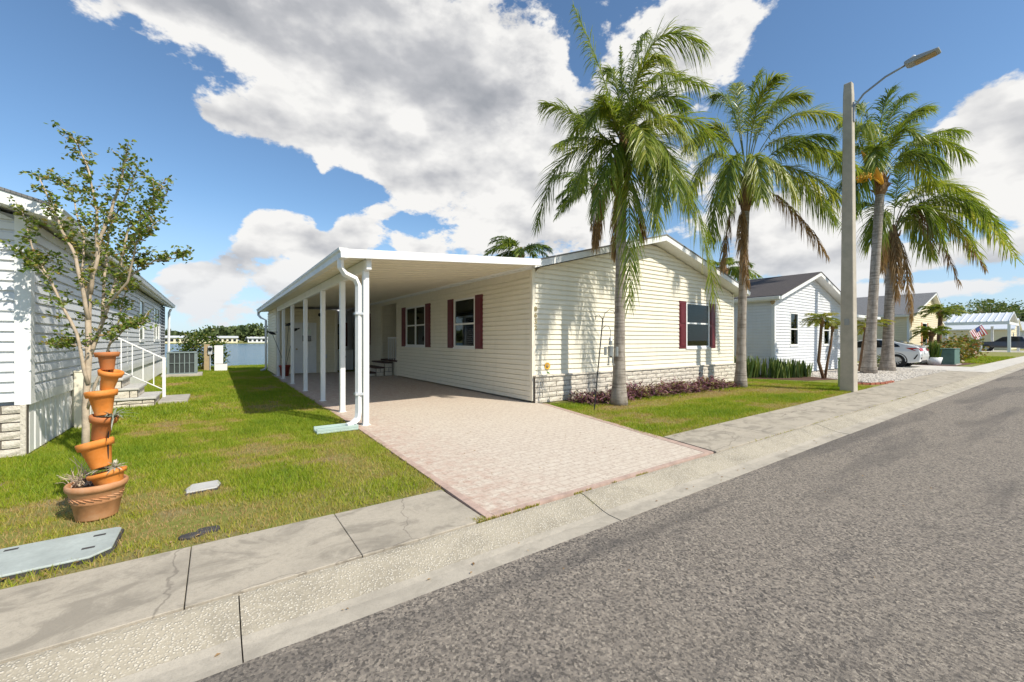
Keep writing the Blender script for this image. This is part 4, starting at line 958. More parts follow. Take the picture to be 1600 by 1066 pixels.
# ------------------------------------------------------------------ leaning pot tower
def pots():
    d = 4.02 
    def pot(name, px, py, rt, rb, h, tilt, dirdeg, mat, label, rim=.022, band=False, bare=True):
        """px,py: centre of the rim in the photo; tilt leans the axis towards a compass direction"""
        c = PX(px, py, d)
        t = thing(name, c, label, 'flower pot', 'stacked terracotta pots')
        q = Matrix.Translation(c) @ Matrix.Rotation(R(dirdeg), 4, 'Z') @ Matrix.Rotation(R(tilt), 4, 'Y')
        rh = h*.24
        m = MB(); m.lathe([(0, -h), (rb*.96, -h), (rb, -h+.006), (rt-.012, -rh-.004), (rt-.006, -rh), (rt+.004, -rh-.002), (rt+.010, -rh*.5), (rt+.012, -.004), (rt+.006, .004), (rt-.006, .003), (rt-.014, -.01), (rt-.02, -rh), (rb-.01, -h*.7), (0, -h*.7)], q, 36)
        o = m.build('shell', mat, t, True)
        m = MB(); m.lathe([(0, -h*.45), (rt-(rt-rb)*.45-.014, -h*.47)], q, 20); m.build('earth', 'soil', t)
        return t, q, c
    # large base pot
    g = G(152, 806); c = Vector((g[0], g[1], 0)); d = depth(g[0], g[1]) 
    t = thing('base_pot', c, 'large pale terracotta pot with rolled rim standing on the lawn', 'flower pot', 'stacked terracotta pots')
    q = Matrix.Translation(c)
    m = MB(); m.lathe([(x*.60, z*.92) for x, z in ((0, 0), (.195, 0), (.20, .01), (.235, .135), (.245, .14), (.243, .155), (.255, .205), (.262, .21), (.265, .235), (.285, .24), (.298, .262), (.296, .285), (.28, .295), (.262, .285), (.25, .22), (0, .21))], q, 44); m.build('shell', 'terracotta_old', t, True)
    m = MB(); m.lathe([(0, .235), (.155, .225)], q, 28); m.build('earth', 'soil', t)
    for i in range(22):
        a = i/22*6.283; p = c + Vector((.1505*math.cos(a), .1505*math.sin(a), .165)); m = MB(); m.tube([p+Vector((-.03*math.sin(a), .03*math.cos(a), -.012)), p, p+Vector((.03*math.sin(a), -.03*math.cos(a), .012))], [.003, .006, .003], 6); m.build('garland_leaf', 'terracotta_old', t, True)
    # steel rod that the pots are threaded on
    a = PX(168, 752, d); b = PX(171, 548, d); r = thing('threaded_rod', a, 'thin dark rod running up through the tilted pots', 'rod'); m = MB(); m.tube([(a.x, a.y, .2), b], .005, 6); m.build('bar', 'black_metal', r)
    yaw = -math.degrees(YAW)
    specs = [('tilted_pot', 167, 737, .105, .072, .12, -14, 'terracotta', 'shallow tilted pot sitting in the base pot with spiky plants'),
             ('tilted_pot', 148, 690, .099, .060, .205, -15, 'terracotta', 'orange pot tilted left above the spiky plant bowl'),
             ('tilted_pot', 163, 650, .074, .050, .185, 11, 'terracotta_stained', 'stained pot holding a grey spidery plant'),
             ('tilted_pot', 158, 611, .085, .050, .185, -6, 'terracotta', 'smooth orange pot in the middle, below two smaller pots'),
             ('tilted_pot', 174, 580, .065, .040, .15, 14, 'terracotta', 'small orange pot tilted right, second from the top'),
             ('tilted_pot', 167, 551, .063, .040, .135, -2, 'terracotta_stained', 'stained topmost pot of the leaning tower')]
    for (nm, px, py, rt, rb, h, tl, mat, lab) in specs: pot(nm, px, py, rt, rb, h, tl, yaw, mat, lab)
    def rosette(name, px, py, label, n, ln, tone0, seed, up=.5, droop=.5):
        c = PX(px, py, d); t = thing(name, c, label, 'plant'); rr = random.Random(seed); m = MB()
        for i in range(n):
            a = rr.uniform(0, 6.283); e = rr.uniform(.1, 1.2)*up*2; L = ln*rr.uniform(.6, 1.1); hd = Vector((math.cos(a), math.sin(a), 0)); S = Vector((-math.sin(a), math.cos(a), 0))*.008
            pts = [c + hd*L*s*math.cos(e) + Vector((0, 0, 1))*(L*s*math.sin(e) - droop*L*s*s) for s in (0, .35, .7, 1)]
            tn = max(0, min(1, tone0 + rr.uniform(-.3, .3)))
            m.add([pts[0]-S, pts[0]+S, pts[1]+S*.9, pts[1]-S*.9, pts[2]+S*.6, pts[2]-S*.6, pts[3]], [(0,1,2,3),(3,2,4,5),(5,4,6)], tn)
        m.build('leaves', 'airplant', t)
    rosette('air_plant', 177, 652, 'grey spidery air plant spilling from the stained pot', 22, .19, .35, 1, .45, .6)
    rosette('spiky_plant', 158, 734, 'pale spiky bromeliad at the left of the tilted bowl', 40, .115, .85, 2, .6, .35)
    rosette('spiky_plant', 180, 731, 'pale spiky bromeliad at the right of the tilted bowl', 34, .11, .85, 5, .6, .35)
    # dry twigs in the base pot
    c0 = PX(128, 757, d); c0.z = .24
    t = thing('dry_twigs', c0, 'tangle of dry brown twigs at the left of the base pot', 'twigs'); m = MB(); rr = random.Random(8)
    for i in range(60):
        a = rr.uniform(0, 6.28); b = c0 + Vector((rr.uniform(-.06, .06), rr.uniform(-.06, .06), 0)); L = rr.uniform(.08, .24); tip = b + Vector((math.cos(a)*L*.6, math.sin(a)*L*.6, L*rr.uniform(.3, 1)))
        m.tube([b, b.lerp(tip, .5)+Vector((0, 0, .02)), tip], [.003, .0025, .0015], 3)
    m.build('stems', 'bark_myrtle', t)
pots()

# ------------------------------------------------------------------ crape myrtle
def leaf_cloud(m, c, n, spread, size, rr, tlo=.1, thi=.95):
    for i in range(n):
        p = c + Vector((rr.gauss(0, spread), rr.gauss(0, spread), rr.gauss(0, spread)))
        a = Vector((rr.uniform(-1, 1), rr.uniform(-1, 1), rr.uniform(-.6, .6))).normalized(); b = a.cross(Vector((rr.uniform(-1, 1), rr.uniform(-1, 1), rr.uniform(-1, 1)))).normalized()
        L = size*rr.uniform(.6, 1.2); W = L*.30; tn = rr.uniform(tlo, thi)
        m.add([p, p+a*L*.5+b*W, p+a*L, p+a*L*.5-b*W], [(0, 1, 2, 3)], tn)
def myrtle():
    g = G(133, 715); d = depth(g[0], g[1]); base = Vector((g[0], g[1], 0)); rr = random.Random(12)
    t = thing('crape_myrtle', base, 'slender multi stemmed young tree with sparse leaves behind the stacked pots', 'tree')
    stems = [([(133,715),(138,560),(140,450),(158,370),(185,300),(198,240)], .036, .2), ([(137,600),(118,520),(78,438),(52,396),(34,330)], .018, -.2), ([(140,560),(170,480),(192,400),(222,350),(262,300)], .022, .3),
             ([(140,500),(118,400),(90,345),(62,280)], .02, -.3), ([(140,460),(152,400),(152,330),(140,270),(117,218)], .02, -.1), ([(180,455),(205,430),(240,408),(286,402)], .012, -.2),
             ([(160,500),(164,430),(170,360),(190,320),(215,262)], .016, .5), ([(140,520),(128,440),(130,370),(112,300),(98,285)], .014, .5), ([(190,400),(200,360),(232,330),(250,290)], .012, .1), ([(166,480),(200,440),(212,380),(240,350)], .014, -.4),
             ([(136,640),(165,560),(185,500),(200,440)], .016, .1), ([(137,545),(110,538),(88,545)], .006, -.2), ([(78,438),(60,420),(36,400)], .006, -.3), ([(170,540),(200,510),(222,505)], .007, -.3)]
    wood = MB(); lv = MB(); tips = []
    for pl, r, dd in stems:
        k = len(pl); P = [PX(x, y, d + dd*min(1, (600-min(y, 600))/300)) for x, y in pl]
        pts = []
        for i in range(k-1):
            for j in range(4): pts.append(P[i].lerp(P[i+1], j/4) + Vector((rr.uniform(-1, 1), rr.uniform(-1, 1), 0))*.008)
        pts.append(P[-1]); n = len(pts); rad = [r*(1-.82*i/(n-1)) + .0015 for i in range(n)]
        if pl[0] == (133, 715): pts[0].z = -.03
        wood.tube(pts, rad, 7)
        for i in range(1, n):
            y = H + .0
            if pts[i].z < 1.35 and r > .01: continue
            for q in range(3 if i > n*.35 else 1):
                a = rr.uniform(0, 6.283); L = rr.uniform(.06, .22); tp = pts[i] + Vector((math.cos(a)*L*.75, math.sin(a)*L*.75, L*rr.uniform(.0, .9)))
                wood.tube([pts[i], pts[i].lerp(tp, .5) + Vector((0, 0, .02)), tp], [.004, .003, .0015], 4)
                for s in (.35, .55, .75, .95): leaf_cloud(lv, pts[i].lerp(tp, s), 3 if s < .9 else 7, .024, .052, rr)
    wood.build('trunk', 'bark_myrtle', t, True); lv.build('crown', 'myrtle_leaf', t)
    # stems below
    for (x, y0, y1, lab, mat, w) in ((128, 578, 668, 'cream painted wooden post behind the young tree', 'cream_paint', .045),):
        p = G(x, y1); q = thing('short_post', (p[0], p[1], 0), lab, 'post'); hgt = H - (y0-CY)/F*depth(p[0], p[1]); m = MB(); m.box(p[0]-.075, p[0]+.075, p[1]-.075, p[1]+.075, -.03, hgt-.04); m.build('shaft', mat, q, bevel=.006); m = MB(); m.box(p[0]-.085, p[0]+.085, p[1]-.085, p[1]+.085, hgt-.04, hgt); m.build('cap', mat, q, bevel=.01)
myrtle()

# ------------------------------------------------------------------ covers, splash block, shepherd hook, ornaments
def lawn_bits():
    t = thing('utility_box_lid', (-1.0, 3.8, 0), 'large pale green utility box lid lying beside the sidewalk', 'utility cover')
    y0, y1 = 3.57, 4.03; m = MB()
    poly = [(-2.0, y0+.06), (-1.95, y0), (-.62, y0), (-.53, y0+.09), (-.53, y1-.02), (-.56, y1), (-1.95, y1), (-2.0, y1-.06)]
    m.prism(poly, -.03, .012, 'z'); m.build('collar', 'dark_stone', t)
    m = MB(); m.prism([(x*.985-.02, y) for x, y in poly], .013, .030, 'z'); m.build('lid', 'cover_green', t, bevel=.006)
    for x, y in ((-.66, 3.72), (-.64, 3.92), (-1.05, 3.97), (-1.05, 3.64)): m = MB(); m.box(x-.03, x+.03, y-.012, y+.012, .0305, .0325); m.build('bolt_slot', 'dark_stone', t)
    c = G(318, 762); t = thing('meter_cover', (c[0], c[1], 0), 'small pale rectangular cover set in the left lawn', 'utility cover')
    m = MB(); poly = [(c[0]-.12, c[1]-.12), (c[0]+.10, c[1]-.10), (c[0]+.13, c[1]+.02), (c[0]+.11, c[1]+.13), (c[0]-.09, c[1]+.12), (c[0]-.13, c[1]+.0)]; m.prism(poly, -.02, .016, 'z'); m.build('lid', 'grey_stone', t, bevel=.006)
    m = MB(); m.prism([(c[0]+(x-c[0])*1.08, c[1]+(y-c[1])*1.12) for x, y in poly], -.02, .006, 'z'); m.build('rim', 'dark_stone', t)
    for i, (px, py, w, lab) in enumerate(((297, 838, .07, 'smaller dark flat stone in the grass near the sidewalk'), (325, 829, .085, 'larger dark flat stone in the grass near the sidewalk'))):
        c = G(px, py); t = thing('flat_stone', (c[0], c[1], 0), lab, 'stone'); rr = random.Random(i); m = MB(); poly = [(c[0]+w*rr.uniform(.8, 1.15)*math.cos(a*.785), c[1]+w*.6*rr.uniform(.8, 1.15)*math.sin(a*.785)) for a in range(8)]
        m.prism(poly, -.02, .014, 'z'); m.build('slab', 'dark_stone', t, bevel=.008)
    t = thing('splash_block', (1.5, 6.6, 0), 'pale green splash block under the front downspout', 'splash block')
    m = MB(); m.box(1.18, 1.76, 6.47, 6.73, .0, .035); m.build('base', 'splash_green', t, bevel=.006)
    for a, b, c, e in ((1.18, 1.76, 6.47, 6.50), (1.18, 1.76, 6.70, 6.73), (1.73, 1.76, 6.50, 6.70)): m = MB(); m.box(a, b, c, e, .0355, .075); m.build('lip', 'splash_green', t, bevel=.004)
    # shepherd hook
    b = G(928, 641); top = Vector(atY(942, 497, b[1]))
    t = thing('shepherd_hook', (b[0], b[1], 0), 'thin black shepherd hook leaning before the cream wall', 'garden hook')
    m = MB(); m.tube([(b[0], b[1], -.05), top], .012, 6); m.build('shaft', 'black_metal', t)
    def hook(pxs): 
        m = MB(); m.tube([Vector(atY(x, y, b[1])) for x, y in pxs], .006, 5); m.build('hook_arm', 'black_metal', t)
    hook([(942, 500), (945, 490), (952, 484), (959, 486), (961, 492)]); hook([(942, 500), (936, 492), (931, 494), (930, 500)]); hook([(940, 515), (946, 509), (951, 510), (954, 516), (954, 524)])
    c = Vector(atY(954, 524, b[1]))
    t = thing('tin_can_ornament', c, 'hanging ornament of tin cans on the shepherd hook beside the palm trunk', 'ornament')
    def can(px, y0, y1, r, nm='can', r2=None):
        a = Vector(atY(px, y0, b[1])); e = Vector(atY(px, y1, b[1])); m = MB(); m.tube([e, a], [r, r2 or r], 14); return m.build(nm, 'tin', t)
    can(954, 526, 532, .045, 'lid', .012); can(954, 532.5, 539.5, .036); can(954, 541, 556.5, .055); can(946, 542, 555, .028); can(963.5, 542, 557, .036); can(951, 557, 568, .018); can(957.5, 557, 568, .018); can(950.5, 568.5, 571, .024); can(958.5, 568.5, 571, .024)
    m = MB(); m.tube([c, Vector(atY(954, 541, b[1]))], .004, 4); m.tube([Vector(atY(945, 543, b[1])), Vector(atY(964, 543, b[1]))], .004, 4); m.tube([Vector(atY(954, 556, b[1])), Vector(atY(954, 558, b[1]))], .03, 6); m.build('wire', 'black_metal', t)
    # sunflower ornament on the wall
    c = Vector(atY(855, 572, HY0-.03)); t = thing('sunflower_ornament', c, 'small metal sunflower on the cream wall by the corner', 'ornament'); m = MB()
    for i in range(14):
        a = i/14*6.283; u = Vector((math.cos(a), 0, math.sin(a))); w = Vector((-math.sin(a), 0, math.cos(a)))
        m.add([c+u*.03-w*.015, c+u*.065-w*.018+Vector((0,-.01,0)), c+u*.085+Vector((0,-.012,0)), c+u*.065+w*.018+Vector((0,-.01,0)), c+u*.03+w*.015, c+u*.05+Vector((0,.008,0))], [(0,1,2,3,4),(0,5,1),(4,3,5)])
    m.build('petals', 'yellow_petal', t)
    m = MB(); m.lathe([(0, .0), (.04, 0), (.035, .018), (0, .022)], Matrix.Translation(c) @ Matrix.Rotation(R(90), 4, 'X'), 12); m.build('disc', 'tan_wood', t, True)
    m = MB(); m.tube([c+Vector((0, .003, -.03)), c+Vector((.005, .003, -.2))], .005, 5); m.add([c+Vector((0,0,-.12)), c+Vector((.05,-.01,-.14)), c+Vector((.07,-.012,-.18)), c+Vector((.02,0,-.16))], [(0,1,2,3)]); m.build('stem', 'green_paint', t)
    # pad-mounted cabinet by the lamp
    b = G(1319, 606); x, y = b[0]+.1, b[1]; t = thing('cable_pedestal', (x, y, 0), 'pale green cable pedestal just left of the street lamp pole', 'pedestal')
    m = MB(); m.box(x-.14, x+.14, y-.14, y+.14, -.02, .78); m.build('body', 'cabinet_green', t, bevel=.02); m = MB(); m.box(x-.15, x+.15, y-.15, y+.15, .781, .86); m.build('cap', 'cabinet_green', t, bevel=.025)
    x, y = 33.6, 5.0; t = thing('transformer_box', (x, y, 0), 'dark green transformer box beside the white planter down the street', 'transformer')
    m = MB(); m.box(x-.9, x+.6, y-.5, y+.5, .05, .85); m.build('body', 'box_green', t, bevel=.02); m = MB(); m.box(x-.95, x+.65, y-.55, y+.55, -.02, .05); m.build('pad', 'concrete_pad', t); m = MB(); m.box(x-.92, x+.62, y-.52, y+.52, .851, .90); m.build('lid', 'box_green', t, bevel=.01)
lawn_bits()

# ------------------------------------------------------------------ vehicles
def car(name, label, cx, cy, rot, paint, L, W, prof, glassprof, wheels, wr, cat, tail=True):
    """profile in (along, z); centre at cx,cy; nose towards +along"""
    t = thing(name, (cx, cy, 0), label, cat); t.rotation_euler.z = rot
    def mk(nm, m, mat, par=None, **k):
        o = m.build(nm, mat, None, **k); o.parent = par or t; return o
    hw = W/2; m = MB(); k = len(prof); secs = []
    # lofted body: full width to the shoulder, pulled in towards roof and sill
    zs = max(p[1] for p in prof)
    for s, inset in ((-1, 0), (-.94, 0), (.94, 0), (1, 0)): pass
    def wid(z): return hw*(1 - .0 - .20*max(0, (z-.80)/(zs-.80))**1.1 - .06*max(0, (.45-z)/.45))
    layers = []
    for f in (-1, -.97, -.8, .8, .97, 1):
        ins = {1: .05, .97: .012}.get(abs(f), 0); cxm = 0; czm = .6
        layers.append([(a*(1-ins*.5), f*wid(z), czm+(z-czm)*(1-ins)) for a, z in prof])
    vs = [p for l in layers for p in l]
    fs = [(i*k+j, i*k+(j+1) % k, (i+1)*k+(j+1) % k, (i+1)*k+j) for i in range(5) for j in range(k)] + [tuple(range(k)), tuple(range(5*k, 6*k))]
    m.add(vs, fs); body = mk('body', m, paint, smooth=False)
    body.modifiers.new('b', 'BEVEL').width = .02
    for s in (-1, 1):
        for g in glassprof:
            m = MB(); q = [(a, s*(wid(z)*1.0+.004), z) for a, z in g]; q2 = [(a, s*(wid(z)-.03), z) for a, z in g]; kk = len(g)
            m.add(q+q2, [tuple(range(kk)), tuple(range(kk, 2*kk))] + [(j, (j+1) % kk, (j+1) % kk+kk, j+kk) for j in range(kk)]); mk('side_window', m, 'dark_glass')
        for wx in wheels:
            m = MB(); q = Matrix.Translation((wx, s*(hw-.21), wr)) @ Matrix.Rotation(R(90)*-s, 4, 'X')
            m.lathe([(0, 0), (wr*.66, 0), (wr*.96, .0), (wr, .04), (wr, .18), (wr*.95, .215), (wr*.68, .22), (wr*.66, .19), (0, .18)], q, 28); wo = mk('wheel', m, 'rubber', smooth=False)
            m = MB(); m.lathe([(0, .15), (wr*.64, .16), (wr*.66, .217), (wr*.60, .217), (wr*.58, .19), (0, .185)], q, 28); mk('rim', m, 'rim_dark', wo)
            for i in range(10):
                a = i/10*6.283; m = MB(); p = [(wr*.08*math.cos(a-.6), wr*.08*math.sin(a-.6), .200), (wr*.60*math.cos(a-.07), wr*.60*math.sin(a-.07), .214), (wr*.60*math.cos(a+.12), wr*.60*math.sin(a+.12), .214), (wr*.1*math.cos(a+.6), wr*.1*math.sin(a+.6), .200)]
                m.add([q @ Vector(v) for v in p] + [q @ Vector((v[0], v[1], v[2]-.02)) for v in p], [(0,1,2,3),(0,4,5,1),(1,5,6,2),(2,6,7,3),(3,7,4,0)]); mk('spoke', m, 'rim', wo)
            m = MB(); m.tube([(wx + (wr+.055)*math.cos(a), s*(hw*.965-.005), wr + (wr+.055)*math.sin(a)) for a in np.linspace(-.25, math.pi+.25, 16)], .03, 6); mk('wheel_arch', m, 'rubber')
            m = MB(); m.lathe([(0, 0), (wr+.05, 0), (wr+.05, .045), (0, .045)], Matrix.Translation((wx, s*(hw*.96-.03), wr+.01)) @ Matrix.Rotation(R(90)*-s, 4, 'X'), 24); mk('wheel_well', m, 'rubber')
    return t, mk, wid
def white_car():
    prof = [(2.25, .30), (2.28, .55), (2.20, .72), (1.2, .92), (.95, .96), (.25, 1.36), (-.2, 1.43), (-.8, 1.41), (-1.6, 1.18), (-2.05, 1.05), (-2.12, .98), (-2.18, .80), (-2.22, .55), (-2.15, .28), (-1.8, .22), (1.9, .22)]
    gl = [[(.80, .95), (.25, 1.29), (-.10, 1.355), (-.28, 1.36), (-.30, .97)], [(-.36, .97), (-.34, 1.36), (-.85, 1.335), (-1.35, 1.13), (-1.42, 1.02)]]
    x, y = 28.95, 7.2
    t, mk, wid = car('parked_car', 'white hatchback parked nose in on the driveway behind the palm trunks', x, y, R(90), 'paint_white', 4.5, 1.8, prof, gl, (1.38, -1.30), .33, 'car')
    for s in (-1, 1):
        m = MB(); m.add([(-1.62, s*(wid(.95)+.006), .98), (-2.10, s*(wid(.9)-.02), .97), (-2.20, s*(wid(.8)-.06), .82), (-1.95, s*(wid(.85)+.006), .84), (-2.17, s*.45, .97), (-2.215, s*.45, .84)], [(0,1,2,3),(1,4,5,2)]); mk('tail_light', m, 'tail_red')
        m = MB(); m.add([(-2.06, s*(wid(.5)+.002), .66), (-2.225, s*(wid(.5)-.1), .66), (-2.22, s*(wid(.5)-.1), .42), (-1.92, s*(wid(.45)+.004), .42)], [(0,1,2,3)]); mk('bumper_vent', m, 'rubber')
    m = MB(); m.add([(-.88, -.62, 1.41), (-.88, .62, 1.41), (-1.66, .68, 1.175), (-1.66, -.68, 1.175)], [(0,1,2,3)]); 
    for i, v in enumerate(m.v): m.v[i] = (v[0], v[1], v[2]+.012)
    mk('rear_window', m, 'dark_glass')
    m = MB(); m.box(-2.2, -2.0, -.7, .7, 1.045, 1.085); mk('spoiler', m, 'paint_white'); m = MB(); m.box(-2.23, -2.18, -.25, .25, .70, .82); mk('number_plate', m, 'flag_white')
    m = MB(); m.box(-2.17, -2.0, -.6, .6, .24, .36); mk('rear_diffuser', m, 'rubber')
    m = MB(); m.box(.55, .75, .9, 1.02, .95, 1.08); mk('mirror', m, 'paint_white'); m = MB(); m.box(.55, .75, -1.02, -.9, .95, 1.08); mk('mirror', m, 'paint_white')
white_car()
def pickup():
    prof = [(2.70, .45), (2.75, .75), (2.68, 1.05), (2.4, 1.15), (1.15, 1.22), (.45, 1.78), (-.1, 1.86), (-1.15, 1.84), (-1.45, 1.30), (-1.5, 1.22), (-2.7, 1.22), (-2.75, .6), (-2.6, .45)]
    gl = [[(1.0, 1.24), (.42, 1.68), (-.2, 1.74), (-.22, 1.24)], [(-.3, 1.24), (-.28, 1.74), (-1.08, 1.72), (-1.3, 1.28)]]
    t, mk, wid = car('pickup_truck', 'dark pickup truck parked under the metal carport at the far right', 80.0, 6.4, R(90), 'paint_dark', 5.5, 1.95, prof, gl, (1.75, -1.75), .40, 'pickup truck')
    m = MB(); m.box(2.72, 2.80, -.8, .8, .5, .68); mk('bumper', m, 'rim'); 
    for s in (-1, 1): m = MB(); m.box(2.6, 2.74, s*.62-.2, s*.62+.2, .82, 1.0); mk('headlight', m, 'aluminium', bevel=.02)
    m = MB(); m.box(-2.6, -1.6, -.85, .85, 1.2, 1.38); mk('bed_cover', m, 'blue_tarp', bevel=.03)
pickup()
def flag():
    D = 36.0; o = PX(1515, 518, D); U = PX(1533, 507, D) - o; V = PX(1524, 533, D) - o; nrm = U.cross(V).normalized()
    b = PX(1522, 540, D); b.z = 0
    t = thing('flag', b, 'red white and blue striped flag on a slanting pole before the carport', 'flag')
    m = MB(); m.tube([b - Vector((0, 0, .05)), Vector((b.x, b.y, 1.2)), o + U*.0, o + U*1.08], .03, 6); m.build('pole', 'white_paint', t)
    def pt(u, v): return o + U*u + V*v + nrm*.08*math.sin(u*7+v*4)*v
    def patch(u0, u1, v0, v1, mat, nm, lift=0):
        m = MB(); k = 8; vs = [pt(u0+(u1-u0)*i/k, v) + nrm*lift for v in (v0, v1) for i in range(k+1)]
        m.add(vs, [(i, i+1, i+k+2, i+k+1) for i in range(k)]); m.build(nm, mat, t)
    for i in range(13): patch(i/13, (i+1)/13, 0, 1, 'flag_red' if i % 2 == 0 else 'flag_white', 'stripe')
    patch(6/13, 1, 0, .42, 'flag_blue', 'canton', .010); patch(6/13, 1, 0, .42, 'flag_blue', 'canton', -.012)
    for r in range(5):
        for c in range(6):
            p = pt(6/13+.03+.085*c, .04+.08*r); m = MB(); m.add([p+nrm*.02+(U.normalized()*math.cos(a)+V.normalized()*math.sin(a))*.035*(1 if i % 2 == 0 else .45) for i, a in enumerate(np.linspace(0, 6.283, 11)[:-1])], [tuple(range(10))]); m.build('star', 'flag_white', t)
flag()

# ------------------------------------------------------------------ shrubs, beds, small palms
def blade_plant(name, x, y, label, n, hgt, spread, seed, mat='snake_leaf', group=None, w=.03):
    rr = random.Random(seed); t = thing(name, (x, y, 0), label, 'plant', group); m = MB()
    for i in range(n):
        a = rr.uniform(0, 6.283); r = spread*math.sqrt(rr.random()); b = Vector((x+r*math.cos(a), y+r*math.sin(a), -.01)); h = hgt*rr.uniform(.55, 1.1); ln = Vector((rr.uniform(-.18, .18), rr.uniform(-.18, .18), 1)); q = rr.uniform(0, 3.14); S = Vector((math.cos(q), math.sin(q), 0))*w*rr.uniform(.7, 1.2)
        p1 = b + ln*h*.5; p2 = b + ln*h*.85; p3 = b + ln*h; tn = rr.uniform(.1, .75)
        m.add([b-S*.7, b+S*.7, p1+S, p1-S, p2+S*.7, p2-S*.7, p3], [(0,1,2,3),(3,2,4,5),(5,4,6)], [tn]*4+[tn+.1]*2+[min(1, tn+.3)])
    m.build('leaves', mat, t); return t
rr_ = random.Random(33)
for i in range(11):
    s = i/10; x = 15.35 + s*2.6 + rr_.uniform(-.08, .08); y = 7.55 - s*1.35 + rr_.uniform(-.08, .08)
    if i > 3: y = 6.75 - (s-.3)*.55
    blade_plant('snake_plant', x, y, ['first','second','third','fourth','fifth','sixth','seventh','eighth','ninth','tenth','last'][i] + ' dark sword leaved plant counted from the left before the white home', 40, .84 - .26*s, .27, 300+i, group='sword leaved plants before the white home', w=.028)
blade_plant('yellow_sword_plant', *G(1117, 592)[:2], 'single yellow green sword plant against the pale skirting at the palm', 5, .85, .06, 77, w=.03)
def bush(name, c, rx, ry, rz, n, size, label, mat, seed, cat='bush', group=None):
    rr = random.Random(seed); t = thing(name, (c[0], c[1], 0), label, cat, group); m = MB(); w = MB()
    for i in range(7):
        a = rr.uniform(0, 6.28); w.tube([(c[0], c[1], -.02), (c[0]+rx*.3*math.cos(a), c[1]+ry*.3*math.sin(a), rz*.5), (c[0]+rx*.6*math.cos(a), c[1]+ry*.6*math.sin(a), rz*rr.uniform(.8, 1.3))], [.02*rz, .014*rz, .006*rz], 5)
    w.build('stem', 'pygmy_bark', t)
    k = max(6, n//40); cs = []
    for i in range(k):
        v = Vector((rr.gauss(0, 1), rr.gauss(0, 1), rr.gauss(0, 1))).normalized()*rr.uniform(.35, 1)**.6; cs.append(Vector((c[0]+v.x*rx, c[1]+v.y*ry, max(.06, rz*(.95+v.z*.95)))))
    for q in cs: leaf_cloud(m, q, n//k, .16*(rx+rz)*.5, size, rr)
    m.build('foliage', mat, t); return t
bush('lake_bush', (-.5, 24.3), .85, .6, .98, 2600, .13, 'leafy bush at the lake edge behind the utility post', 'bush_leaf', 5)
bush('low_shrub', G(1375, 577)[:2], .5, .4, .38, 700, .09, 'bright green low shrub between the two right palm trunks', 'bush_leaf', 6)
for i, (px, py, w, h, lab) in enumerate(((1480, 566, 1.2, .7, 'yellow green croton shrub below the cream gable'), (1494, 563, 1.5, .8, 'largest croton shrub beside the cream home wing'), (1508, 561, 1.2, .9, 'reddish croton shrub nearest the flag'), (1470, 568, 1.0, .5, 'small croton shrub behind the transformer box'))):
    c = G(px, py); bush('croton_shrub', (c[0], c[1]), w, 1.0, h, 900, .22, lab, 'croton_leaf', 40+i, group='croton shrubs by the cream home')
def pygmy(name, label, base, pts, n, fl, seed, mat='palm_leaf', r=.07, group='small date palms', ll=.2, wd=.02):
    t = thing(name, base, label, 'palm', group); P = [Vector(p) for p in pts]; m = MB(); k = len(P); m.tube(P, [r*(1.1-.25*i/(k-1)) for i in range(k)] , 10); m.build('trunk', 'pygmy_bark', t, True)
    h = P[-1]; m = MB(); m.tube([h-Vector((0,0,.25)), h-Vector((0,0,.08)), h+Vector((0,0,.1))], [r*.9, r*1.7, r*.6], 10); m.build('crownshaft', 'palm_boot', t)
    rr = random.Random(seed)
    for i in range(n):
        a = i/n*6.283*2.6 + rr.uniform(-.2, .2); e = rr.uniform(-.15, 1.2); L = fl*rr.uniform(.8, 1.1); hd = Vector((math.cos(a), math.sin(a), 0)); up = Vector((0, 0, 1))
        c = h + hd*L*.5*math.cos(e*.7) + up*L*.55*math.sin(max(.3, e)); tp = h + hd*L*(.65+.3*math.cos(e)) + up*L*(.7*math.sin(e)-.30); m = MB(); frond_mesh(m, h, c, tp, n=30, ll=ll, wd=wd, droop=.2, tone=rr.uniform(.4, .9), sd=seed*50+i, rach=.008); m.build('frond', [mat, 'rachis'], t)
b = G(1287, 592); dd = depth(b[0], b[1])
pygmy('date_palm', 'taller left trunk of the twin small palms before the white home', (b[0], b[1], 0), [(b[0], b[1], -.02)] + [PX(x, y, dd) for x, y in ((1279, 565), (1282, 530), (1284, 500))], 30, .62, 3, r=.052, mat='yellow_palm_leaf', ll=.19, wd=.014)
pygmy('date_palm', 'shorter right trunk of the twin small palms before the white home', (b[0]+.1, b[1], 0), [(b[0]+.1, b[1], -.02)] + [PX(x, y, dd) for x, y in ((1293, 565), (1298, 540), (1301, 508))], 16, .34, 4, r=.04, mat='yellow_palm_leaf', ll=.13, wd=.013)
c = PX(1356, 510, 18.4); b = Vector(G(1338, 580)); b = Vector((c.x-.9, c.y, 0))
pygmy('date_palm', 'small leaning palm with yellow fronds left of the palm trunks', b, [b-Vector((0,0,.03)), b+Vector((.25, 0, .7)), c - Vector((.2, 0, .35)), c], 15, .95, 6, r=.11, mat='yellow_palm_leaf', ll=.3, wd=.03)
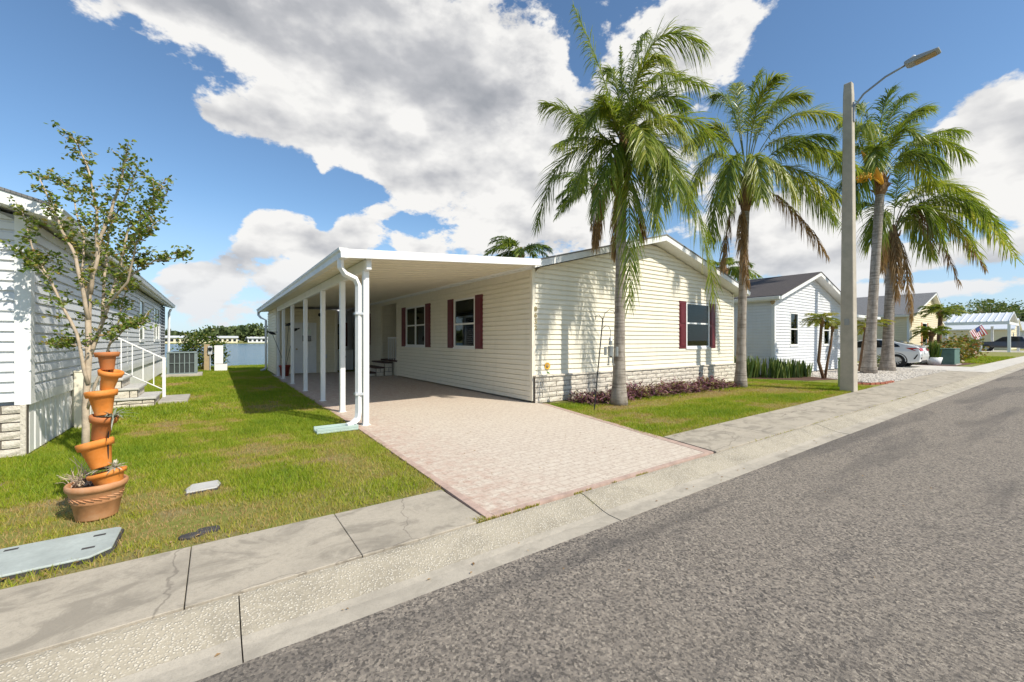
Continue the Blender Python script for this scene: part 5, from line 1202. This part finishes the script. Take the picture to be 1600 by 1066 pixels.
for (px, py, top, hh, lab, sd) in ((1466, 568, 488, 1.1, 'tallest date palm before the cream home with orange shutters', 11), (1452, 569, 520, .9, 'middle date palm beside the car tail', 12), (1421, 568, 512, 1.0, 'date palm rising behind the white car', 13)):
    Y = 5.9 if sd != 13 else 9; q = atY(px, py, Y); dq = depth(q[0], q[1]); h = PX(px+4, top, dq); b = Vector((q[0], q[1], 0)); pygmy('date_palm', lab, b, [b-Vector((0,0,.03)), b.lerp(h, .5)+Vector((-.08, 0, 0)), h], 22, 1.1*hh, sd, r=.12, ll=.4*hh, wd=.04)
def white_planter():
    x, y = 32.1, 5.2; t = thing('white_planter', (x, y, 0), 'white pot with green plant beside the transformer box', 'planter')
    m = MB(); m.lathe([(0, 0), (.24, 0), (.34, .42), (.30, .42), (.28, .36), (0, .36)], Matrix.Translation((x, y, 0)), 20); m.build('pot', 'white_paint', t, True)
    blade_plant('potted_grass', x, y, 'tuft of green leaves in the white pot', 60, 1.0, .22, 5, 'bush_leaf', w=.03).location.z = .36
white_planter()
def far_trees():
    for i, (x, y, h, rx, lab) in enumerate(((97, 14, 6.5, 3.2, 'loose green tree behind the metal carport'), (112, 11, 8, 4, 'taller tree at the far right edge'))):
        rr = random.Random(70+i); t = thing('street_tree', (x, y, 0), lab, 'tree'); w = MB(); w.tube([(x, y, -.05), (x+.2, y, h*.3), (x, y, h*.6)], [.25, .18, .1], 8); m = MB()
        for k in range(42):
            a = rr.uniform(0, 6.28); q = Vector((x + rx*rr.uniform(.2, 1)*math.cos(a), y + rx*rr.uniform(.2, 1)*math.sin(a), h*rr.uniform(.5, 1)))
            w.tube([(x, y, h*.45), q], [.06, .02], 4); leaf_cloud(m, q, 60, .45, .35, rr)
        w.build('trunk', 'bark_myrtle', t); m.build('crown', 'bush_leaf', t)
far_trees()

def purple_bed():
    rr = random.Random(3); m = MB(); a = Vector((6.35, 6.45, 0)); b = Vector((12.1, 6.35, 0))
    for i in range(900):
        s = rr.random(); c = a.lerp(b, s) + Vector((0, rr.gauss(0, .17), 0)); wdt = .5 + .5*min(1, s*6); c.y -= .08*s
        h = rr.uniform(.10, .40)*wdt*(.72+.28*math.sin(s*23+1))
        for j in range(9):
            p = c + Vector((rr.gauss(0, .08), rr.gauss(0, .08), 0)); p.z = h*rr.uniform(.1, 1); q = rr.uniform(0, 6.28); e = rr.uniform(-.2, 1.0); L = rr.uniform(.09, .18); u = Vector((math.cos(q)*math.cos(e), math.sin(q)*math.cos(e), math.sin(e))); S = u.cross(Vector((rr.uniform(-.3, .3), rr.uniform(-.3, .3), 1))).normalized()*.016; tn = rr.uniform(0, .95) if rr.random() > .18 else 1
            m.add([p-S*.5, p+S*.5, p+u*L*.5+S-Vector((0,0,.01)), p+u*L*.5-S-Vector((0,0,.01)), p+u*L-Vector((0,0,.04))], [(0,1,2,3),(3,2,4)], tn)
    m.build('purple_ground_cover', 'purple_leaf', label='low purple leaved ground cover along the pale skirting', cat='ground cover', kind='stuff')
purple_bed()

def beds():
    def flat(name, poly, z, mat): m = MB(); m.add([(x, y, z) for x, y in poly], [tuple(range(len(poly)))]); m.build(name, mat, kind='structure')
    flat('mulch_bed', [(15.2, 7.6), (16.3, 5.6), (17.5, 5.2), (16.0, 4.3), (16.6, 3.95), (18.0, 4.0), (18.5, 7.0), (17.1, 7.0), (16.8, 7.8)], .002, 'mulch')
    flat('gravel_bed', [(16.7, 4.0), (17.6, 3.83), (26.5, 3.83), (26.5, 7.0), (18.3, 7.0), (17.8, 5.6)], .006, 'gravel_stone')
    # loose white gravel
    n = 9000; x = rng.uniform(16.7, 26.5, n); y = rng.uniform(3.85, 6.95, n); k = (x > 16.7+(y-4)*.75); x = x[k]; y = y[k]; n = len(x); r = rng.uniform(.02, .055, n)
    base = np.array([[1,0,0],[0,1,0],[-1,0,0],[0,-1,0],[0,0,.6],[0,0,-.6]]); v = base[None]*r[:, None, None]*rng.uniform(.6, 1.25, (n, 6, 1)); an = rng.uniform(0, 6.28, n); ca, sa = np.cos(an)[:, None], np.sin(an)[:, None]
    vx = v[..., 0]*ca - v[..., 1]*sa + x[:, None]; vy = v[..., 0]*sa + v[..., 1]*ca + y[:, None]; vz = v[..., 2] + .015
    f = np.array([(0,1,4),(1,2,4),(2,3,4),(3,0,4),(1,0,5),(2,1,5),(3,2,5),(0,3,5)]); fs = (f[None] + 6*np.arange(n)[:, None, None]).reshape(-1, 3)
    bulk('white_gravel', np.stack([vx, vy, vz], -1).reshape(-1, 3), fs, None, 'gravel_stone', label='loose pale gravel around the two right palm trunks', cat='gravel', kind='stuff')
    root = thing('brick_edging', (16.5, 3.9, 0), 'red brick edging curving beside the pale gravel and mulch', 'edging')
    pts = [Vector(p) for p in ((17.9, 3.86, 0), (16.9, 3.86, 0), (16.25, 4.05, 0), (15.9, 4.35, 0))]; src = None
    for a, b in zip(pts, pts[1:]):
        k = int((b-a).length/.21)
        for i in range(k):
            p = a.lerp(b, (i+.5)/k)
            if src is None: m = MB(); m.box(-.1, .1, -.05, .05, -.03, .05); o = m.build('brick', 'edging_brick', None, bevel=.008); src = o.data; o.parent = root; o.location = p - off(root); o.rotation_euler.z = math.atan2(b.y-a.y, b.x-a.x)
            else: share(src, 'brick', p, root, math.atan2(b.y-a.y, b.x-a.x))
    flat('street_bed', [(31.3, 4.3), (37.5, 4.1), (37.5, 5.6), (31.3, 6.2)], .003, 'mulch')
beds()

# ------------------------------------------------------------------ far shore
def far_shore():
    n = 26000; x = rng.uniform(-170, 260, n); k = rng.uniform(0, 1, n)
    top = 6.4 + 1.6*np.sin(x*.11) + 1.3*np.sin(x*.043+1) + 1.0*np.sin(x*.31+2); y = 285 + rng.uniform(-9, 9, n); z = top*np.sqrt(k)*rng.uniform(.75, 1.08, n) 
    cl = np.sin(x*.55+z*.5)*.5 + rng.normal(0, .25, n); s = rng.uniform(.7, 1.6, n)
    a = rng.normal(size=(n, 3)); a /= np.linalg.norm(a, axis=1)[:, None]; b = np.cross(a, rng.normal(size=(n, 3))); b /= np.linalg.norm(b, axis=1)[:, None]
    c = np.stack([x, y, z+.3], -1); v = np.stack([c-a*s[:, None], c+b*s[:, None]*.7, c+a*s[:, None], c-b*s[:, None]*.7], 1).reshape(-1, 3)
    f = np.arange(4*n).reshape(-1, 4); bulk('far_woods', v, f, np.repeat(np.clip(.5+cl*.4, 0, 1), 4), 'far_leaf', label='line of dark green trees across the lake', cat='woods', kind='stuff')
    n = 9000; x = 165 + rng.uniform(-8, 8, n); y = rng.uniform(-70, 75, n); top = 8 + 2.4*np.sin(y*.17) + 1.5*np.sin(y*.41+1); z = top*np.sqrt(rng.uniform(0, 1, n))*rng.uniform(.75, 1.08, n); s = rng.uniform(.5, 1.2, n)
    a = rng.normal(size=(n, 3)); a /= np.linalg.norm(a, axis=1)[:, None]; b = np.cross(a, rng.normal(size=(n, 3))); b /= np.linalg.norm(b, axis=1)[:, None]; c = np.stack([x, y, z+.2], -1)
    v = np.stack([c-a*s[:, None], c+b*s[:, None]*.7, c+a*s[:, None], c-b*s[:, None]*.7], 1).reshape(-1, 3)
    bulk('street_woods', v, np.arange(4*n).reshape(-1, 4), np.repeat(np.clip(.5+.4*np.sin(y*.9+z)*.6+rng.normal(0, .2, n), 0, 1), 4), 'far_leaf', label='belt of trees closing the far end of the street', cat='woods', kind='stuff')
    rr = random.Random(9)
    labs = ['far shore house hidden past the left home', 'leftmost tiny far shore house, beside the left home downspout', 'tiny far shore house seen above the lake bush', 'tiny far shore house right of the lake bush', 'rightmost tiny far shore house, beside the carport downspout', 'far shore house behind the carport shed']
    for i in range(6):
        x = -36 + i*12.5 + rr.uniform(-1, 1); w = rr.uniform(8, 12); y = 271 + rr.uniform(0, 3); h = rr.uniform(2.4, 2.9)
        X0, X1 = x, x+w
        t = thing('shore_house', (x+w/2, y, 0), labs[i], 'house', 'waterfront houses across the lake')
        m = MB(); m.box(X0, X1, y, y+8, .0, h); m.build('wall', rr.choice(['white_siding', 'pale_grey_siding', 'shed_siding']), t)
        m = MB(); m.prism([(y-.8, h+.005), (y+8.8, h+.005), (y+4, h+1.1)], X0-.4, X1+.4, 'x'); m.build('roof', rr.choice(['metal_roof', 'shingle_light', 'metal_roof']), t)
        k = int(w/2.2)
        for j in range(k): u = X0+.5+j*2.15; m = MB(); m.box(u, u+1.25, y-.05, y+.02, .75, 2.05); m.build('window', 'dark_glass', t)
far_shore()

# ------------------------------------------------------------------ grass
def patch(x, y):
    return (np.sin(x*1.9+.7*np.sin(y*1.3))*np.sin(y*1.6+1.1+.8*np.sin(x*.9)) + .6*np.sin(x*4.3+y*2.9+1) * np.sin(y*5.1-x*1.7) + .45*np.sin(x*9.1-y*7.3)*np.sin(x*5.7+y*11.3))
def in_poly(x, y, poly):
    r = np.zeros(len(x), bool); k = len(poly); j = k-1
    for i in range(k):
        xi, yi = poly[i]; xj, yj = poly[j]; c = ((yi > y) != (yj > y)) & (x < (xj-xi)*(y-yi)/(yj-yi+1e-12)+xi); r ^= c; j = i
    return r
def grass(name, label, poly, dens, h, w, excl=(), dry=None, seed=0):
    g = np.random.default_rng(seed); xs = [p[0] for p in poly]; ys = [p[1] for p in poly]; A = (max(xs)-min(xs))*(max(ys)-min(ys)); n = int(A*dens)
    x = g.uniform(min(xs), max(xs), n); y = g.uniform(min(ys), max(ys), n); k = in_poly(x, y, poly)
    for e in excl: k &= ~in_poly(x, y, e)
    p = patch(x, y); dr = np.zeros(n)
    if dry is not None: dr = dry(x, y)
    wear = dr + np.clip(-p-.30, 0, 1)*.7 + .06
    k &= g.uniform(0, 1, n) > np.clip(wear*.75, 0, .6)
    x, y, p, wear = x[k], y[k], p[k], wear[k]; n = len(x)
    a = g.uniform(0, 6.283, n); hh = h*g.uniform(.45, 1.25, n)*np.clip(1.1-.5*wear, .4, 1.2)*(1+.25*p); ww = w*g.uniform(.6, 1.3, n); ln = g.uniform(.2, 1.1, n)*hh; la = g.uniform(0, 6.283, n)
    b0 = np.stack([x-np.cos(a)*ww, y-np.sin(a)*ww, np.full(n, -.008)], -1); b1 = np.stack([x+np.cos(a)*ww, y+np.sin(a)*ww, np.full(n, -.008)], -1); tp = np.stack([x+np.cos(la)*ln, y+np.sin(la)*ln, hh], -1)
    tone = np.clip(.70 + .14*p - .72*wear + g.normal(0, .14, n), 0, 1)
    v = np.stack([b0, b1, tp], 1).reshape(-1, 3); f = np.arange(3*n).reshape(-1, 3)
    bulk(name, v, f, np.repeat(tone, 3), 'grass', label=label, cat='grass', kind='stuff')
def bump2(x, y, cx, cy, rx, ry): return np.exp(-((x-cx)/rx)**2 - ((y-cy)/ry)**2)
dryL = lambda x, y: .45*bump2(x, y, .6, 3.9, .9, .3) + .35*bump2(x, y, 1.2, 5.2, .35, .8) + .3*bump2(x, y, -.3, 5.0, .5, .35) + .55*np.exp(-((y-3.44)/.22)**2) + .6*bump2(x, y, 1.3, 4.4, .35, .45) + .7*bump2(x, y, .0, 3.95, .35, .22) + .35*bump2(x, y, 1.5, 6.0, .3, .5) + .5*bump2(x, y, -.75, 4.45, .38, .3) + .3*np.exp(-((x-1.72)/.1)**2)
dryR = lambda x, y: .9*bump2(x, y, 9.5, 5.55, 3.0, .32) + .75*bump2(x, y, 12.6, 5.0, 1.6, .45) + .4*bump2(x, y, 6.4, 5.5, .5, .4) + .3*np.exp(-((y-3.6-(x-5)*.022)/.12)**2)
drv_excl = [(1.66, 2.6), (1.78, 6.6), (1.78, 18.6), (1.9, 21.6), (5.6, 21.6), (5.6, 6.9), (4.9, 2.6)]
lid = [(-2.0, 3.585), (-.64, 3.585), (-.555, 3.67), (-.555, 4.01), (-2.0, 4.01)]; cc = G(318, 762); cov = [(cc[0]-.11, cc[1]-.10), (cc[0]+.10, cc[1]-.09), (cc[0]+.11, cc[1]+.11), (cc[0]-.09, cc[1]+.10)]
spl = [(1.17, 6.45), (1.78, 6.45), (1.78, 6.75), (1.17, 6.75)]; pad = [(-1.0, 11.5), (-.5, 11.5), (-.5, 12.75), (-1.0, 12.75)]; acp = [(-1.64, 19.55), (-.40, 19.55), (-.40, 20.8), (-1.64, 20.8)]
grass('lawn_grass', 'short sunlit grass of the near left lawn', [(-4.5, 3.46), (1.72, 3.46), (1.78, 9), (-1.78, 9), (-1.78, 7.25), (-4.5, 7.25)], 6800, .036, .0036, [lid, cov, spl, drv_excl], dryL, 1)
grass('far_lawn_grass', 'grass of the left lawn running back to the lake', [(-1.78, 9), (1.75, 9), (1.85, 21.5), (5.6, 21.9), (12, 26.6), (-12, 26.6), (-9, 23.3), (-1.78, 23.3)], 1600, .045, .008, [pad, acp, drv_excl, [(5.5, 7), (14.1, 7), (14.1, 25.1), (5.5, 25.1)]], None, 2)
grass('front_lawn_grass', 'grass of the right lawn before the cream house', [(4.98, 3.55), (15.6, 3.78), (16.2, 4.2), (15.6, 5.2), (15.0, 7.6), (14.2, 7.0), (12.5, 6.2), (6.8, 6.2), (5.74, 6.75)], 4000, .038, .005, [], dryR, 3)
grass('gap_lawn_grass', 'grass in the gap between cream and white homes', [(14.15, 7.0), (15.1, 7.5), (17.0, 8.0), (17.0, 20), (14.15, 20)], 450, .06, .015, [], None, 4)
grass('street_lawn_grass', 'strip of lawn before the cream gabled home down the street', [(36, 3.8), (52, 3.8), (52, 7.0), (38, 7.0)], 350, .07, .03, [], None, 5)
def joint_weeds():
    g = np.random.default_rng(6); n = 2600
    x = np.concatenate([g.uniform(1.2, 3.6, 900), g.normal(1.6, .06, 300), g.uniform(2.2, 2.6, 500), g.normal(2.63, .012, 300), g.uniform(5, 16, 600)]); n = len(x)
    y = np.concatenate([g.normal(2.672, .006, 900), g.normal(2.69, .025, 300), g.normal(2.385, .012, 500), g.uniform(2.2, 2.66, 300), g.normal(2.672, .006, 600)])
    z = np.where(y < 2.66, -.075 + np.clip((y-2.385)/.27, 0, 1)*.07, 0)
    keep = (patch(x*2.3, y+x) > -.1); x, y, z = x[keep], y[keep], z[keep]; n = len(x)
    a = g.uniform(0, 6.283, n); hh = g.uniform(.006, .022, n); w = .004
    b0 = np.stack([x-np.cos(a)*w, y-np.sin(a)*w, z-.01], -1); b1 = np.stack([x+np.cos(a)*w, y+np.sin(a)*w, z-.01], -1); tp = np.stack([x+g.normal(0, .012, n), y+g.normal(0, .012, n), z+hh], -1)
    bulk('kerb_weeds', np.stack([b0, b1, tp], 1).reshape(-1, 3), np.arange(3*n).reshape(-1, 3), np.repeat(np.clip(g.normal(.35, .15, n), 0, 1), 3), 'grass', label='thin dry weeds growing in the kerb joints', cat='weeds', kind='stuff')
joint_weeds()

def litter():
    rr = random.Random(15); m = MB()
    spots = [(rr.uniform(-1.5, 6), rr.gauss(3.50, .05), .004) for i in range(70)] + [(rr.uniform(-1, 9), rr.uniform(2.22, 2.36), -.078) for i in range(26)] + [(rr.uniform(0, 12), rr.uniform(-1, 2.1), -.083) for i in range(34)] + [(rr.uniform(2, 5), rr.uniform(3, 9), .008) for i in range(22)] + [(rr.uniform(-1.6, 0), rr.uniform(3.46, 3.60), .01) for i in range(40)]
    for x, y, z in spots:
        a = rr.uniform(0, 6.28); L = rr.uniform(.012, .035); u = Vector((math.cos(a), math.sin(a), 0)); v = Vector((-math.sin(a), math.cos(a), 0)); p = Vector((x, y, z))
        m.add([p, p+u*L*.5+v*L*.25+Vector((0, 0, .006)), p+u*L+Vector((0, 0, .002)), p+u*L*.5-v*L*.25+Vector((0, 0, .004))], [(0, 1, 2, 3)], rr.uniform(.1, .9))
    m.build('fallen_leaves', 'dead_leaf', label='scattered dry brown leaf litter on sidewalk, kerb and road', cat='leaf litter', kind='stuff')
litter()
